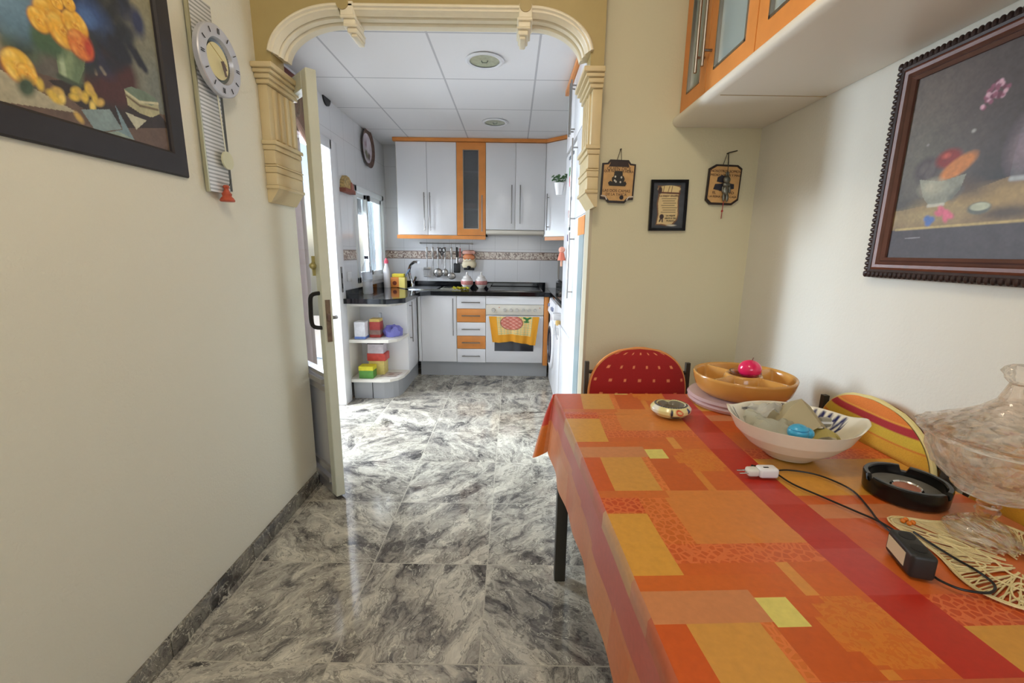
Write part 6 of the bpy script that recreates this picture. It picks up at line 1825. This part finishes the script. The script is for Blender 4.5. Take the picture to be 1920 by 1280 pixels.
_l.new(_t.outputs[0], _m.inputs[1]); _l.new(_n['Principled BSDF'].outputs[0], _m.inputs[2]); _l.new(_m.outputs[0], _n['Material Output'].inputs['Surface'])
def facet(n, amp, amp2=0, z0=0, z1=9):
    def f(a, r, z):
        if r < .012 or not (z0 <= z <= z1): return (r, z)
        return (r * (1 + amp * abs(math.sin(n * a / 2 + z * 60)) + amp2 * abs(math.sin(n * a / 2 - z * 60))), z)
    return f
zb = ZC + .004
bm = new_bm(); add_lathe(bm, [(0, .006), (.030, .004), (.050, .0), (.053, .004), (.051, .010), (.038, .024), (.020, .036), (.012, .042), (.016, .048), (.018, .054), (.014, .060), (.017, .066), (.014, .072), (.020, .078), (.018, .082), (0, .082)], (gc[0], gc[1], zb), 48, lambda a, r, z: (r * (1 + .05 * math.cos(6 * a)) if z < .03 else r, z))
obj('foot', bm, GL, t, True, flat=30)
bm = new_bm()
add_lathe(bm, [(0, .083), (.022, .083), (.050, .088), (.056, .094), (.050, .100), (.068, .112), (.086, .132), (.095, .156), (.099, .176), (.102, .184), (.094, .182), (.088, .160), (.078, .136), (.060, .114), (.03, .098), (0, .094)], (gc[0], gc[1], zb), 72, facet(14, .035, .035, .1, .178))
obj('bowl', bm, GL, t, True, flat=22)
bm = new_bm()
add_lathe(bm, [(.100, .187), (.112, .192), (.116, .198), (.104, .204), (.086, .214), (.064, .226), (.040, .242), (.022, .262), (.015, .284), (.012, .294), (.008, .290), (.016, .262), (.036, .236), (.060, .220), (.084, .206), (.098, .196), (.098, .188)], (gc[0], gc[1], zb), 72, lambda a, r, z: (r * (1 + (.03 * abs(math.sin(7 * a + z * 50)) + .03 * abs(math.sin(7 * a - z * 50)) if z < .25 and r > .03 else 0) + (.04 * math.cos(14 * a) if r > .108 else 0)), z))
ld = obj('lid', bm, GL, t, True, flat=22)
bm = new_bm(); add_lathe(bm, [(0, .292), (.012, .293), (.018, .300), (.019, .306), (.024, .312), (.020, .320), (.012, .326), (.0, .328)], (gc[0], gc[1], zb), 12, lambda a, r, z: (r * (1 + .12 * math.cos(6 * a)), z)); obj('finial', bm, GL, ld, True, flat=25)

# ================================================================== LIGHT
W_ = bpy.data.worlds.new('world'); scn.world = W_; W_.use_nodes = True
nt = W_.node_tree; bg = nt.nodes['Background']
sky = nt.nodes.new('ShaderNodeTexSky'); sky.sky_type = 'NISHITA'; sky.sun_elevation = R(52); sky.sun_rotation = R(250); sky.sun_disc = False; sky.air_density = 1.0; sky.dust_density = 2.0
nt.links.new(sky.outputs[0], bg.inputs['Color']); bg.inputs['Strength'].default_value = .35


def area(name, loc, target, sx, sy, power, col, spread=180):
    l = bpy.data.lights.new(name, 'AREA'); l.shape = 'RECTANGLE'; l.size = sx; l.size_y = sy; l.energy = power; l.color = col; l.spread = R(spread)
    o = bpy.data.objects.new(name, l); COL.objects.link(o); o.location = loc
    d = Vector(target) - Vector(loc); o.rotation_euler = d.to_track_quat('-Z', 'Y').to_euler()
    return o
COOL = (.80, .89, 1.0); WARM = (1.0, .86, .66)
area('daylight_terrace', (-2.3, 3.1, 1.75), (-.4, 2.9, .3), 1.2, 1.9, 190, (.76, .87, 1.0))
area('daylight_terrace_far', (-4.4, 4.3, 2.1), (1.08, 1.3, 1.3), .9, 2.0, 310, (.70, .85, 1.0))
area('daylight_window', (-2.0, 4.3, 1.7), (-.4, 4.2, .9), .9, .9, 60, COOL)
area('daylight_back', (0, -2.45, 1.6), (0, 2, 1.2), 1.6, 1.3, 21, (.95, .97, 1.0))
p = bpy.data.lights.new('ceiling_lamp_light', 'POINT'); p.energy = 17.5; p.color = WARM; p.shadow_soft_size = .10
o = bpy.data.objects.new('ceiling_lamp_light', p); COL.objects.link(o); o.location = (.0, .55, 2.42)
sun = bpy.data.lights.new('sun', 'SUN'); sun.energy = 4.0; sun.angle = R(1); sun.color = (1, .95, .86)
o = bpy.data.objects.new('sun', sun); COL.objects.link(o); o.rotation_euler = Vector((-.75, .25, -.9)).to_track_quat('-Z', 'Y').to_euler()

vs_ = scn.view_settings
vs_.view_transform = 'Standard'; vs_.look = 'None'; vs_.gamma = 1.0; vs_.use_curve_mapping = False; vs_.exposure = 0.12
